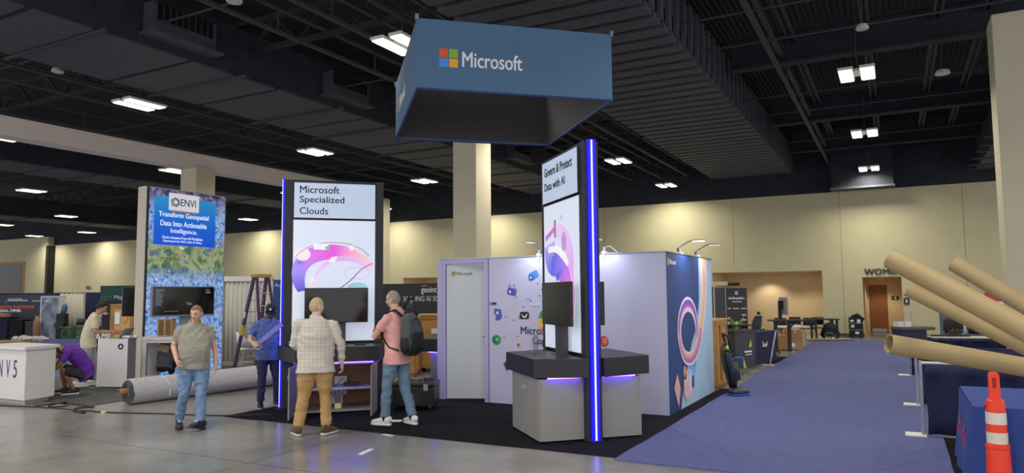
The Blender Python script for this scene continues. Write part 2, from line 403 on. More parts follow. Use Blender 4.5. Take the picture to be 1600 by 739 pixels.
# ------------------------------------------------------------------ pillars and beam
PIL = mat('pillar_paint', (206, 198, 170), .8, var=.03, scale=2)
def pillar(x0, x1, y0, y1, label, z1=8.3):
    t = tag(MB().box(x0, x1, y0, y1, 0, z1).build('pillar', PIL, bevel=.02), label, 'pillar'); t['kind'] = 'structure'
    MB().box(x0-.015, x1+.015, y0-.015, y1+.015, 0, .13).build('base_trim', GREYB, t)
pillar(-10.32, -9.60, 15.95, 16.75, 'square cream pillar behind the lavender booth wall')
pillar(-20.35, -19.6, 15.2, 15.95, 'square cream pillar under the pale beam', 6.0)
pillar(-20.1, -19.3, 24.0, 24.8, 'square cream pillar at far end of the pale beam', 6.0)
pillar(1.83, 2.75, 16.0, 16.8, 'square cream pillar at right beyond the cardboard tubes', 7.05)
b_ = struct(MB().box(-20.35, -19.75, 3, 24.4, 5.95, 6.42).build('ceiling_beam', mat('pale_beam_paint', (226, 214, 206), .8, var=.05, scale=1)))
MB().box(-20.38, -19.72, 3, 24.4, 6.36, 6.44).build('beam_cap', mat('pale_beam_paint', (200, 190, 180)), b_)
# ------------------------------------------------------------------ ceiling
m = mat('black_deck', (40, 42, 50), .9, var=.2, scale=3)
nt = m.node_tree; wv = nt.nodes.new('ShaderNodeTexWave'); wv.inputs['Scale'].default_value = 2.2; wv.bands_direction = 'X'
tc = nt.nodes.new('ShaderNodeTexCoord'); nt.links.new(tc.outputs['Object'], wv.inputs['Vector'])
bp = nt.nodes.new('ShaderNodeBump'); bp.inputs['Strength'].default_value = .8; bp.inputs['Distance'].default_value = .06
nt.links.new(wv.outputs['Fac'], bp.inputs['Height']); nt.links.new(bp.outputs['Normal'], nt.nodes['Principled BSDF'].inputs['Normal'])
struct(MB().box(-75, 14, -1, 33, 8.9, 9.1).build('ceiling', m))
def truss(y, x0, x1, z0=7.45, z1=8.15):
    mb = MB(); mb.box(x0, x1, y-.06, y+.06, z0, z0+.1); mb.box(x0, x1, y-.06, y+.06, z1, z1+.12)
    n = int((x1-x0)/1.5)
    for i in range(n):
        a = x0+(x1-x0)*i/n; b = x0+(x1-x0)*(i+1)/n; mm = (a+b)/2
        mb.bar((a, y, z0+.05), (mm, y, z1+.05), .05, .05); mb.bar((mm, y, z1+.05), (b, y, z0+.05), .05, .05)
    return mb
def girder(y, x0, x1):
    mb = MB(); mb.box(x0, x1, y-.03, y+.03, 7.4, 8.1); mb.box(x0, x1, y-.16, y+.16, 7.34, 7.4); mb.box(x0, x1, y-.16, y+.16, 8.1, 8.16)
    return mb
for i, y in enumerate((11.5, 18.2, 24.9, 30.2)):
    struct(girder(y, -3.4, 14).build('ceiling_girder', DARKCEIL))
    struct(truss(y, -75, -7.0).build('ceiling_truss', mat('truss_paint', (40, 40, 44), .8)))
for x in (-17.3, -18.6, -10.6, -9.2, -8.0, -2.2, -22, -25.5, -29):
    mb = MB()
    mb.box(x-.05, x+.05, 3, 31.8, 7.02, 7.08); mb.box(x-.05, x+.05, 3, 31.8, 7.5, 7.55)
    for k in range(10): mb.box(x-.015, x+.015, 4+3*k, 4.03+3*k, 7.08, 7.5)
    struct(mb.build('ceiling_joist', STRUT))
for x in (-1.95, -.35, 1.08, 2.02, 4.2, 7.1):
    mb = MB(); mb.box(x-.1, x-.04, 6, 32, 7.85, 7.93); mb.box(x+.04, x+.1, 6, 32, 7.85, 7.93); mb.box(x-.1, x+.1, 6, 32, 7.93, 7.95)
    for k in range(8): mb.box(x-.015, x+.015, 7+3.3*k, 7.03+3.3*k, 7.95, 8.9)
    struct(mb.build('ceiling_strut', STRUT))
for y in (9, 14.2, 16.1, 20.9, 23, 27.7): struct(MB().tube([(-28, y, 7.3), (14, y, 7.3)], .022, 6).build('ceiling_pipe', STRUT))
# big ribbed duct above the aisle side of the booth
t = thing('air_duct', 'broad charcoal ceiling duct with close cross ribs, right of the hanging sign', 'duct', (0, 0, 0))
MB().box(-6.9, -3.72, 6, 31.9, 7.25, 7.9).build('duct_body', DARKCEIL, t)
MB().box(-3.78, -3.66, 6, 31.9, 6.95, 7.9).build('side_panel', DUCTM, t)
for k in range(46):
    y = 6.3+.56*k
    MB().box(-6.95, -3.66, y, y+.36, 6.82, 7.25).build('cross_rib', DUCTM, t, bevel=.015)
    MB().box(-3.66, -3.58, y+.1, y+.22, 6.9, 7.9).build('side_rib', DUCTM, t)
def panel_duct(x0, x1, y0, y1, z, label, pitch=1.35, vents=()):
    t = thing('air_duct', label, 'duct', (0, 0, 0))
    MB().box(x0, x1, y0, y1, z+.05, z+1.15).build('duct_body', DARKCEIL, t)
    k = 0; y = y0
    while y < y1-.3:
        ln = pitch*(.9 if k % 3 else 1.5)
        MB().box(x0-.02, x1+.02, y, min(y+ln-.16, y1), z, z+.05).build('bottom_panel', DUCTM, t)
        if k % 2 == 0: MB().box(x0-.35, x1+.35, y+ln-.14, y+ln-.08, z-.05, z).build('hanger_rail', STRUT, t)
        y += ln; k += 1
    for vy in vents:
        v = MB().box(x1, x1+.3, vy, vy+1.5, z+.3, z+.9).build('vent_box', DUCTM, t)
        mb = MB()
        for q in range(9): mb.box(x1+.3, x1+.32, vy+.1+q*.15, vy+.2+q*.15, z+.55, z+.9)
        mb.build('vent_grille', BLACKP, v); MB().box(x1, x1+.45, vy-.1, vy+1.6, z+.22, z+.27).build('vent_shelf', DUCTM, v)
    return t
panel_duct(-15.8, -13.05, 3.5, 31.8, 6.8, 'wide charcoal ceiling duct with flat panels, at the upper left', 1.35, (8.8, 13.9, 17.7, 24))
panel_duct(-29.4, -27.2, 6, 31.8, 6.6, 'charcoal ceiling duct beyond the pale beam', 1.9)
panel_duct(-47.4, -45.2, 6, 31.8, 6.6, 'farthest charcoal ceiling duct at the left', 2.2)
panel_duct(2.9, 5.2, 18, 31.8, 6.4, 'short ceiling duct beside the right pillar', .6)
t = thing('ceiling_duct_drop', 'dark boxy ceiling unit hanging near the back wall above the alcove', 'duct', (-1.2, 29, 0))
MB().box(-.9, 1.3, 2.2, 2.9, 5.95, 8.2).build('casing', DARKCEIL, t); MB().box(-.95, 1.35, 2.15, 2.9, 5.9, 5.97).build('lower_flange', DUCTM, t)
# smoke heads and small round ceiling fittings
SPK = mat('pale_fitting', (205, 196, 192), .5)
def fitting(x, y, z, r, label):
    t = thing('ceiling_speaker', label, 'ceiling fitting', (x, y, z), group='round ceiling fittings')
    MB().lathe([(r*.9, 0), (r, .02), (r*.8, .09)]).build('grille', SPK, t); MB().tube([(0, 0, .09), (0, 0, 8.9-z)], .012, 6).build('stem', STRUT, t)
fitting(-9.9, 8.35, 6.9, .14, 'pale round ceiling fitting nearest the camera above the walking man')
fitting(-16.5, 9.1, 6.9, .13, 'pale round ceiling fitting between duct and hanging lamp at left')
fitting(1.15, 18.6, 6.7, .16, 'pale round ceiling fitting left of the right pillar')
fitting(-.35, 15.2, 6.9, .12, 'pale round ceiling fitting above the two bright lamps')
# ------------------------------------------------------------------ hanging lamps
LENS = mat('lamp_lens', (255, 250, 232), emit=3.2, var=0, erg=(255, 247, 222))
HOUS = mat('lamp_housing', (210, 210, 205), .5)
def hanging_lamp():
    t = thing('hanging_lamp', '', 'hanging lamp', (0, 0, 0), group='twin panel hanging lamps')
    h = MB().box(-.36, -.06, -.50, .50, .02, .08).box(.06, .36, -.50, .50, .02, .08).box(-.06, .06, -.2, .2, .03, .11)
    h.build('housing', HOUS, t, bevel=.01)
    for sx in (-1, 1): MB().box(sx*.21-.13, sx*.21+.13, -.46, .46, 0, .02).build('lens', LENS, t)
    MB().tube([(0, 0, .1), (0, 0, 2.4)], .012, 6).build('hanging_rod', STRUT, t)
    l = bpy.data.lights.new('lamp_light', 'AREA'); l.shape = 'RECTANGLE'; l.size = .68; l.size_y = .92; l.energy = LAMP_W; l.color = (1., .95, .82); l.spread = R(148)
    o = bpy.data.objects.new('lamp_light', l); COL.objects.link(o); o.location = (0, 0, -.012); o.parent = t
    return t
SEEN = {(-16.5, 10.65): (-16.15, 10.87), (-16.5, 17.3): (-16.62, 17.41), (-16.5, 24.0): (-17.04, 24.17), (-24.2, 17.3): (-23.55, 17.39), (-33.2, 17.3): (-33.27, 17.47), (-51, 30.4): (-51.1, 30.7), (-33.2, 30.4): (-34.7, 30.7), (-24.2, 10.65): (-22.9, 11.16),
        (-51, 24.0): (-50.2, 24.75), (-8.45, 10.65): (-8.02, 10.64), (-8.45, 24.0): (-8.54, 24.06), (-8.45, 30.4): (-8.68, 30.6), (-.6, 17.3): (-.54, 17.0), (-.6, 24.0): (-.62, 23.6), (-.6, 30.4): (-.71, 30.5), (-24.2, 30.4): (-24.4, 30.6), (-16.5, 30.4): (-18.2, 30.6), (-42, 30.4): (-57.2, 30.4)}
proto = hanging_lamp(); first = True
LXS = (7.4, -.6, -8.45, -16.5, -24.2, -33.2, -42, -51); LYS = (-2.6, 4.0, 10.65, 17.3, 24.0, 30.4)
rows = {-2.6: 'behind the camera', 4.0: 'just above the open concrete', 10.65: 'in the nearest visible row', 17.3: 'in the second visible row', 24.0: 'in the third row back', 30.4: 'in the last row at the back wall'}
cols = {7.4: 'beyond the right pillar', -.6: 'over the blue aisle', -8.45: 'over the booth towers', -16.5: 'beside the flat duct', -24.2: 'just past the pale beam', -33.2: 'well past the beam', -42: 'at the far left wall', -51: 'farthest left'}
for x in LXS:
    for y in LYS:
        if (x < -20 and y < 5) or (x < -30 and y < 15): continue
        o = proto if first else copy_tree(proto); first = False
        o.location = SEEN.get((x, y), (x, y))+(6.5,)
        o['label'] = 'twin lamp %s, %s' % (cols[x], rows[y])
# ------------------------------------------------------------------ hanging sign
SIGNB = mat('sign_blue_fabric', (82, 116, 148), .85, var=.03, scale=4)
SIGNIN = mat('sign_inner_fabric', (84, 82, 82), .9, var=.06)
t = thing('hanging_sign', 'big square blue fabric sign hanging over the booth, white name and four coloured squares', 'sign', (-5.68, 9.98, 4.62), R(90-47.6))
hw, hd, hh = 1.43, 1.62, .99
F_, Bk, L_, Rr = [], [], [], []
MB().box(-hw, hw, -hd, -hd+.02, 0, hh).build('front_panel', SIGNB, t)
MB().box(-hw, hw, hd-.02, hd, 0, hh).build('rear_panel', SIGNB, t)
MB().box(-hw, -hw+.02, -hd+.02, hd-.02, 0, hh).build('side_panel', SIGNB, t)
MB().box(hw-.02, hw, -hd+.02, hd-.02, 0, hh).build('side_panel', SIGNB, t)
mb = MB()
mb.box(-hw+.021, hw-.021, -hd+.021, -hd+.03, .03, hh).box(-hw+.021, hw-.021, hd-.03, hd-.021, .03, hh).box(-hw+.021, -hw+.03, -hd+.03, hd-.03, .03, hh).box(hw-.03, hw-.021, -hd+.03, hd-.03, .03, hh)
mb.build('lining', SIGNIN, t)
BORD = mat('sign_border_piping', (38, 62, 120), .6)
mb = MB()
for s_ in (-1, 1):
    mb.tube([(-hw, s_*hd, 0), (hw, s_*hd, 0)], .014, 8); mb.tube([(s_*hw, -hd, 0), (s_*hw, hd, 0)], .014, 8)
mb.build('hem_piping', BORD, t)
mb = MB()
for sx in (-1, 1):
    for sy in (-1, 1): mb.box(sx*hw-.025, sx*hw+.025, sy*hd-.025, sy*hd+.025, hh-.03, hh+.05)
mb.build('corner_bracket', STEEL, t)
mb = MB()
for sx in (-1, 1):
    for sy in (-1, 1): mb.tube([(sx*hw, sy*hd, hh), (sx*.5, sy*.5, 2.45)], .006, 5)
mb.build('hanging_cable', STRUT, t)
MB().box(-.9, .9, -.06, .06, 2.42, 2.52).box(-.06, .06, -.9, .9, 2.42, 2.52).build('rigging_bar', STRUT, t)
WHITEL = mat('white_lettering', (238, 240, 244), .5, var=.01)
def signlogo(rz, off, xs):
    m0 = Matrix.Rotation(rz, 4, 'Z')
    n0 = len(COL.objects)
    a = [o for o in t.children]
    logo4(t, xs-.02, .325, .26, -off)
    new = [o for o in t.children if o not in a]
    for o in new: o.rotation_euler = (0, 0, rz)
    p = m0 @ Vector((xs+.305, -off-.003, .345))
    text('Microsoft', .86, 'lettering', WHITEL, t, p, rz, height=.215, bold=.012)
signlogo(0, hd, -1.10); signlogo(-pi/2, hw, -1.1)
# ------------------------------------------------------------------ walled booth room
LAV = mat('lavender_wall_print', (214, 211, 236), .55, var=.015, scale=1)
LAVP = mat('lavender_frame', (196, 190, 232), .45, var=.02)
DOORM = mat('white_door_leaf', (216, 222, 224), .4, var=.02)
TH = 2.42
t = thing('booth_room', 'lavender walled booth room with a half open white door and printed app icons', 'booth room', (-7.12, 10.5, 0))
MB().box(1.035, 4.10, 0, .06, .01, TH).build('front_wall', LAV, t)
MB().box(0, .16, 0, .08, .01, TH).box(.09, .105, -.012, 0, .01, TH).build('door_jamb', LAVP, t, bevel=.004)
MB().box(.955, 1.035, -.005, .07, .01, TH).build('door_jamb', LAVP, t, bevel=.004)
MB().box(.16, .955, 0, .07, 2.35, TH).build('door_head', LAVP, t, bevel=.004)
MB().box(1.035, 1.05, -.006, 0, .01, TH).build('wall_seam', mat('seam_grey', (120, 116, 150)), t)
MB().box(0, .06, .08, 2.9, .01, TH).build('left_wall', LAV, t)
MB().box(0, 4.1, 2.9, 2.96, .01, TH).build('rear_wall', LAV, t)
MB().box(4.04, 4.10, .06, 2.9, .01, TH).build('side_wall', mat('pale_print', (196, 216, 236), .5, var=.01), t)
mb = MB(); mb.box(.06, 4.12, -.02, .08, TH, TH+.018); mb.box(4.02, 4.12, .08, 2.96, TH, TH+.018)
mb.build('top_rail', STEEL, t)
d = MB().box(0, .82, -.04, 0, .02, 2.32).build('door_leaf', DOORM, t, bevel=.003, loc=(.165, .06, 0), rot=(0, 0, R(25)))
for side in (-1,):
    MB().box(.735, .765, -.05, -.04, .93, 1.2).build('handle_plate', BLACKP, d)
    MB().tube([(.75, -.05, 1.08), (.75, -.095, 1.08), (.64, -.1, 1.08)], .011, 8).build('lever_handle', BLACKP, d)
n0 = set(COL.objects); logo4(d, .09, 2.14, .075, -.04)
text('Microsoft', .27, 'lettering', mat('grey_lettering', (92, 92, 98), .5), d, (.18, -.0425, 2.15), height=.058, bold=.004)
MB().box(1.045, 1.2, -.012, -.002, 1.63, 1.68).build('name_plate', mat('pale_grey_plate', (150, 150, 170), .4), t)
MB().box(1.12, 1.19, -.014, -.012, 1.64, 1.67).build('plate_print', INK, t)
# app icons printed on the front wall: raised vinyl
def px(x): return x+7.12
def icon(name, m, poly, y=-.0035, lbl=None, parent=None):
    """poly given in wall coordinates: X of the hall and height"""
    mt = Matrix(((1, 0, 0, 0), (0, 0, -1, 0), (0, 1, 0, 0), (0, 0, 0, 1)))
    o = MB().prism([(px(a), b) for a, b in poly], 0, .003, mt).build(name, m, t)
    o.location = (0, y, 0)
    if lbl: o['label'] = lbl
    return o
def ell(cx, cz, rx, rz, n=20, a0=0, rot=0): return [(cx+rx*cos(2*pi*i/n+a0)*cos(rot)-rz*sin(2*pi*i/n+a0)*sin(rot), cz+rx*cos(2*pi*i/n+a0)*sin(rot)+rz*sin(2*pi*i/n+a0)*cos(rot)) for i in range(n)]
def rrect(cx, cz, wd, ht, rot=0, r=.25):
    pts = []
    for sx, sz, a in ((1, 1, 0), (-1, 1, 90), (-1, -1, 180), (1, -1, 270)):
        for k in range(5):
            q = R(a+22.5*k); rad = min(wd, ht)*r
            x, z = sx*(wd/2-rad)+rad*cos(q), sz*(ht/2-rad)+rad*sin(q); pts.append((cx+x*cos(rot)-z*sin(rot), cz+x*sin(rot)+z*cos(rot)))
    return pts
B1 = mat('icon_sky_blue', (78, 150, 222), .5); B2 = mat('icon_deep_blue', (48, 92, 190), .5); V1 = mat('icon_indigo', (88, 92, 200), .5); V2 = mat('icon_pale_violet', (170, 160, 225), .5)
G1 = mat('icon_green', (60, 158, 92), .5); G2 = mat('icon_teal', (30, 110, 120), .5); O1 = mat('icon_orange', (240, 150, 70), .5); R1 = mat('icon_red', (226, 84, 72), .5); Y1 = mat('icon_yellow', (240, 205, 80), .5)
icon('app_icon', B1, rrect(-5.22, 2.12, .17, .12, R(25)), lbl='sky blue tilted icon'); icon('app_icon', B2, rrect(-5.27, 2.08, .09, .09, R(10)), -.007); icon('app_icon', INKW, ell(-5.27, 2.08, .02, .02), -.0105)
icon('app_icon', V1, rrect(-5.63, 1.85, .17, .12, R(-12)), lbl='indigo people icon'); icon('app_icon', V2, ell(-5.67, 1.95, .03, .03)); icon('app_icon', V2, ell(-5.59, 1.95, .025, .025)); icon('app_icon', B2, rrect(-5.66, 1.85, .08, .085, R(-8)), -.007); icon('app_icon', INKW, rrect(-5.66, 1.85, .035, .045), -.0105)
icon('app_icon', V1, [(-5.97, 1.57), (-5.84, 1.56), (-5.82, 1.42), (-5.89, 1.37), (-5.95, 1.38), (-5.93, 1.46), (-5.97, 1.48)], lbl='indigo ribbon icon'); icon('app_icon', INKW, ell(-5.905, 1.50, .026, .026), -.007)
icon('app_icon', G1, ell(-5.93, 1.05, .085, .085), lbl='green round icon'); icon('app_icon', G2, ell(-5.955, 1.055, .055, .05), -.007); icon('app_icon', mat('icon_mint', (130, 214, 160), .5), ell(-5.915, 1.06, .032, .032), -.0105)
icon('app_icon', mat('icon_black', (40, 40, 46)), rrect(-5.40, 1.46, .17, .12), lbl='small black and white photo card'); icon('app_icon', INKW, [(-5.46, 1.49), (-5.40, 1.44), (-5.34, 1.50), (-5.36, 1.43), (-5.42, 1.42)], -.007); icon('app_icon', mat('icon_blush', (230, 160, 150)), ell(-5.49, 1.42, .03, .03))
icon('app_icon', mat('icon_card', (222, 222, 236)), rrect(-5.20, 1.67, .19, .11)); icon('app_icon', B2, ell(-5.27, 1.70, .015, .015), -.007)
icon('app_icon', O1, ell(-5.51, .97, .035, .035), lbl='small orange face icon'); icon('app_icon', INK, ell(-5.515, .985, .015, .012), -.007)
icon('app_icon', G1, [(-5.14, 1.42), (-5.11, 1.52), (-5.04, 1.56), (-4.96, 1.54), (-4.98, 1.40)], lbl='multicoloured petal emblem'); icon('app_icon', Y1, [(-5.15, 1.28), (-5.14, 1.42), (-4.98, 1.40), (-5.02, 1.26)]); icon('app_icon', B1, [(-5.04, 1.56), (-4.9, 1.55), (-4.86, 1.42), (-4.98, 1.40)]); icon('app_icon', R1, ell(-5.04, 1.235, .05, .05), -.007)
icon('app_icon', R1, ell(-4.02, 1.07, .075, .085), lbl='round coral icon right of the tower'); icon('app_icon', mat('icon_coral', (240, 140, 120)), ell(-4.0, 1.08, .04, .05), -.007)
icon('app_icon', mat('icon_magenta', (150, 40, 110)), [(-5.80, .66), (-5.72, .74), (-5.68, .60), (-5.74, .54)])
for (a, b) in ((-5.33, 1.73), (-5.15, 1.98), (-5.55, 1.76), (-5.42, 1.60), (-5.75, 1.44), (-5.78, 1.10), (-5.53, 1.12), (-5.12, 1.78), (-5.6, 1.38), (-5.08, 1.88)): icon('app_dot', B2, ell(a, b, .012, .012, 10))
text('Microsoft', .62, 'lettering', INK, t, (px(-5.47), -.006, 1.155), height=.125, bold=.006)
text('Copilot', .44, 'lettering', INK, t, (px(-5.26), -.006, .96), height=.155, bold=.006)
MB().ribbon([(px(a), b) for a, b in arc(-5.45, 1.3, .72, .62, 95, 265)], .004, -.003).build('thin_ring_line', mat('pale_line', (188, 186, 220)), t)
MB().ribbon([(px(a), b) for a, b in arc(-5.35, 1.35, .42, .36, 60, 300)], .004, -.003).build('thin_ring_line', mat('pale_line', (188, 186, 220)), t)
# printed side wall, faces +X : local x of the print runs along hall Y
sw = MB().box(.0, 2.96, -.004, 0, .01, TH).build('side_graphic', mat('graphic_pale_blue', (178, 208, 232), .5, var=.01), t, loc=(4.102, 0, 0), rot=(0, 0, R(90)))
mt = Matrix(((1, 0, 0, 0), (0, 0, -1, -.0055), (0, 1, 0, 0), (0, 0, 0, 1)))
MB().prism([(.0, .01), (.62, .01), (.78, .3), (1.15, .72), (1.4, 1.0), (1.75, 1.25), (1.95, 1.7), (2.0, 2.42), (0, 2.42)], 0, .0015, mt).build('navy_field', mat('graphic_navy', (48, 74, 126), .5, var=.02, scale=2), sw)
PEACH = ramp_mat('peach_ribbon', [(0, (250, 214, 176)), (.3, (248, 190, 150)), (.6, (222, 150, 190)), (.8, (150, 110, 220)), (1, (240, 170, 160))])
PEACH2 = ramp_mat('white_ribbon', [(0, (246, 240, 244)), (.5, (250, 226, 216)), (1, (206, 190, 240))])
VIO = ramp_mat('violet_ribbon', [(0, (120, 90, 210)), (.35, (190, 150, 235)), (.7, (232, 150, 170)), (1, (250, 196, 160))])
BAND = ramp_mat('peach_band', [(0, (250, 246, 246)), (.12, (250, 240, 238)), (.2, (240, 200, 196)), (.45, (250, 206, 160)), (.7, (248, 186, 140)), (.8, (246, 236, 240)), (1, (214, 200, 236))], axis='Y')
RING = ramp_mat('violet_ring', [(0, (240, 236, 250)), (.14, (246, 244, 252)), (.22, (120, 92, 200)), (.45, (150, 96, 206)), (.65, (226, 140, 178)), (.82, (250, 240, 244)), (1, (196, 180, 232))], axis='Y')
SALM = ramp_mat('salmon_band', [(0, (246, 236, 240)), (.2, (240, 190, 180)), (.5, (226, 140, 150)), (.75, (150, 110, 210)), (.88, (248, 242, 248)), (1, (210, 190, 230))], axis='Y')
TAIL = ramp_mat('tail_band', [(0, (150, 130, 220)), (.4, (120, 190, 230)), (.7, (240, 220, 236)), (1, (250, 190, 150))])
pa = smoothpath([(2.33, 2.42), (2.33, 2.05), (2.27, 1.7), (2.1, 1.32), (1.86, 1.05)], 8)
MB().ribbon(pa, [.52-.2*i/len(pa) for i in range(len(pa))], -.009).build('ribbon_print', BAND, sw)
pa = arc(1.17, 1.18, .56, .44, -40, 215, 40)
MB().ribbon(pa, [.15+.10*sin(pi*i/40) for i in range(41)], -.012).build('ribbon_print', RING, sw)
pa = smoothpath([(1.98, 1.22), (1.85, 1.0), (1.6, .82), (1.25, .74), (.9, .80), (.68, .98), (.62, 1.2)], 7)
MB().ribbon(pa, [.30-.14*i/len(pa) for i in range(len(pa))], -.015).build('ribbon_print', SALM, sw)
pa = smoothpath([(1.5, .74), (1.42, .58), (1.28, .4), (1.1, .22)], 7)
MB().ribbon(pa, [.34-.06*i/len(pa) for i in range(len(pa))], -.0075).build('ribbon_print', TAIL, sw)
mq = Matrix(((1, 0, 0, 0), (0, 0, -1, -.017), (0, 1, 0, 0), (0, 0, 0, 1)))
MB().prism([(.22, .38), (.42, .58), (.58, .33), (.45, .06)], 0, .001, mq).build('gem_print', mat('gem_pink', (236, 178, 164), .5, var=.08), sw)
MB().prism(ell(.95, .33, .19, .22, 7), 0, .001, mq).build('gem_print', mat('gem_rose', (238, 190, 196), .5, var=.1, scale=8), sw)
MB().prism(ell(.86, .55, .09, .12, 6), 0, .001, mq).build('gem_print', mat('gem_peach', (240, 170, 120), .5, var=.1), sw)
MB().prism(rrect(1.37, .36, .12, .2), 0, .001, mq).build('blue_tile_print', B2, sw)
n1 = set(o.name for o in COL.objects)
logo4(sw, .05, 2.23, .11, -.004)
text('Microsoft', .34, 'lettering', INKW, sw, (.19, -.008, 2.245), height=.07, bold=.006)
# clamp lamps along the wall tops
def clamp_lamp(x, y, rz, label, lit=False):
    t = thing('arm_lamp', label, 'clamp lamp', (x, y, TH+.018), rz, 'arm lamps clamped on the booth walls')
    MB().box(-.03, .03, -.035, .11, 0, .03).box(-.025, .025, -.035, -.022, -.1, 0).build('clamp', WHITEP, t, bevel=.004)
    MB().box(-.025, .025, .0, .05, .03, .10).build('driver_box', mat('grey_driver', (128, 128, 132), .5), t, bevel=.006)
    MB().tube(smoothpath([(0, .03, .09), (0, -.05, .14), (0, -.14, .19), (0, -.22, .205)], 5), .009, 8).build('arm', STEEL, t)
    h = MB().box(-.06, .06, -.40, -.20, .195, .215).build('lamp_head', STEEL, t, bevel=.006)
    MB().box(-.05, .05, -.39, -.21, .188, .196).build('diffuser', mat('clamp_lens_lit', (255, 255, 255), emit=6) if lit else mat('clamp_lens', (225, 228, 235), emit=.8), h)
    MB().tube(smoothpath([(0, .05, .07), (.06, .05, .11), (.16, .04, .05), (.2, .04, .0)], 5), .006, 6).build('cable', WHITEP, t)
    l = bpy.data.lights.new('clamp_light', 'SPOT'); l.energy = 40 if lit else 24; l.spot_size = R(150); l.spot_blend = .8; l.shadow_soft_size = .06; l.color = (.72, .76, 1)
    o = bpy.data.objects.new('clamp_light', l); COL.objects.link(o); o.location = (0, -.3, .18); o.parent = t
    o.rotation_euler = (R(20), 0, 0)
clamp_lamp(-5.13, 10.52, 0, 'arm lamp clamped on the front wall left of the right tower')
clamp_lamp(-4.0, 10.52, 0, 'arm lamp clamped on the front wall right of the right tower')
clamp_lamp(-3.05, 11.45, R(90), 'lit arm lamp on the side wall above the navy print', True)
clamp_lamp(-3.05, 12.6, R(90), 'dimly lit arm lamp on the side wall above the peach ribbon')
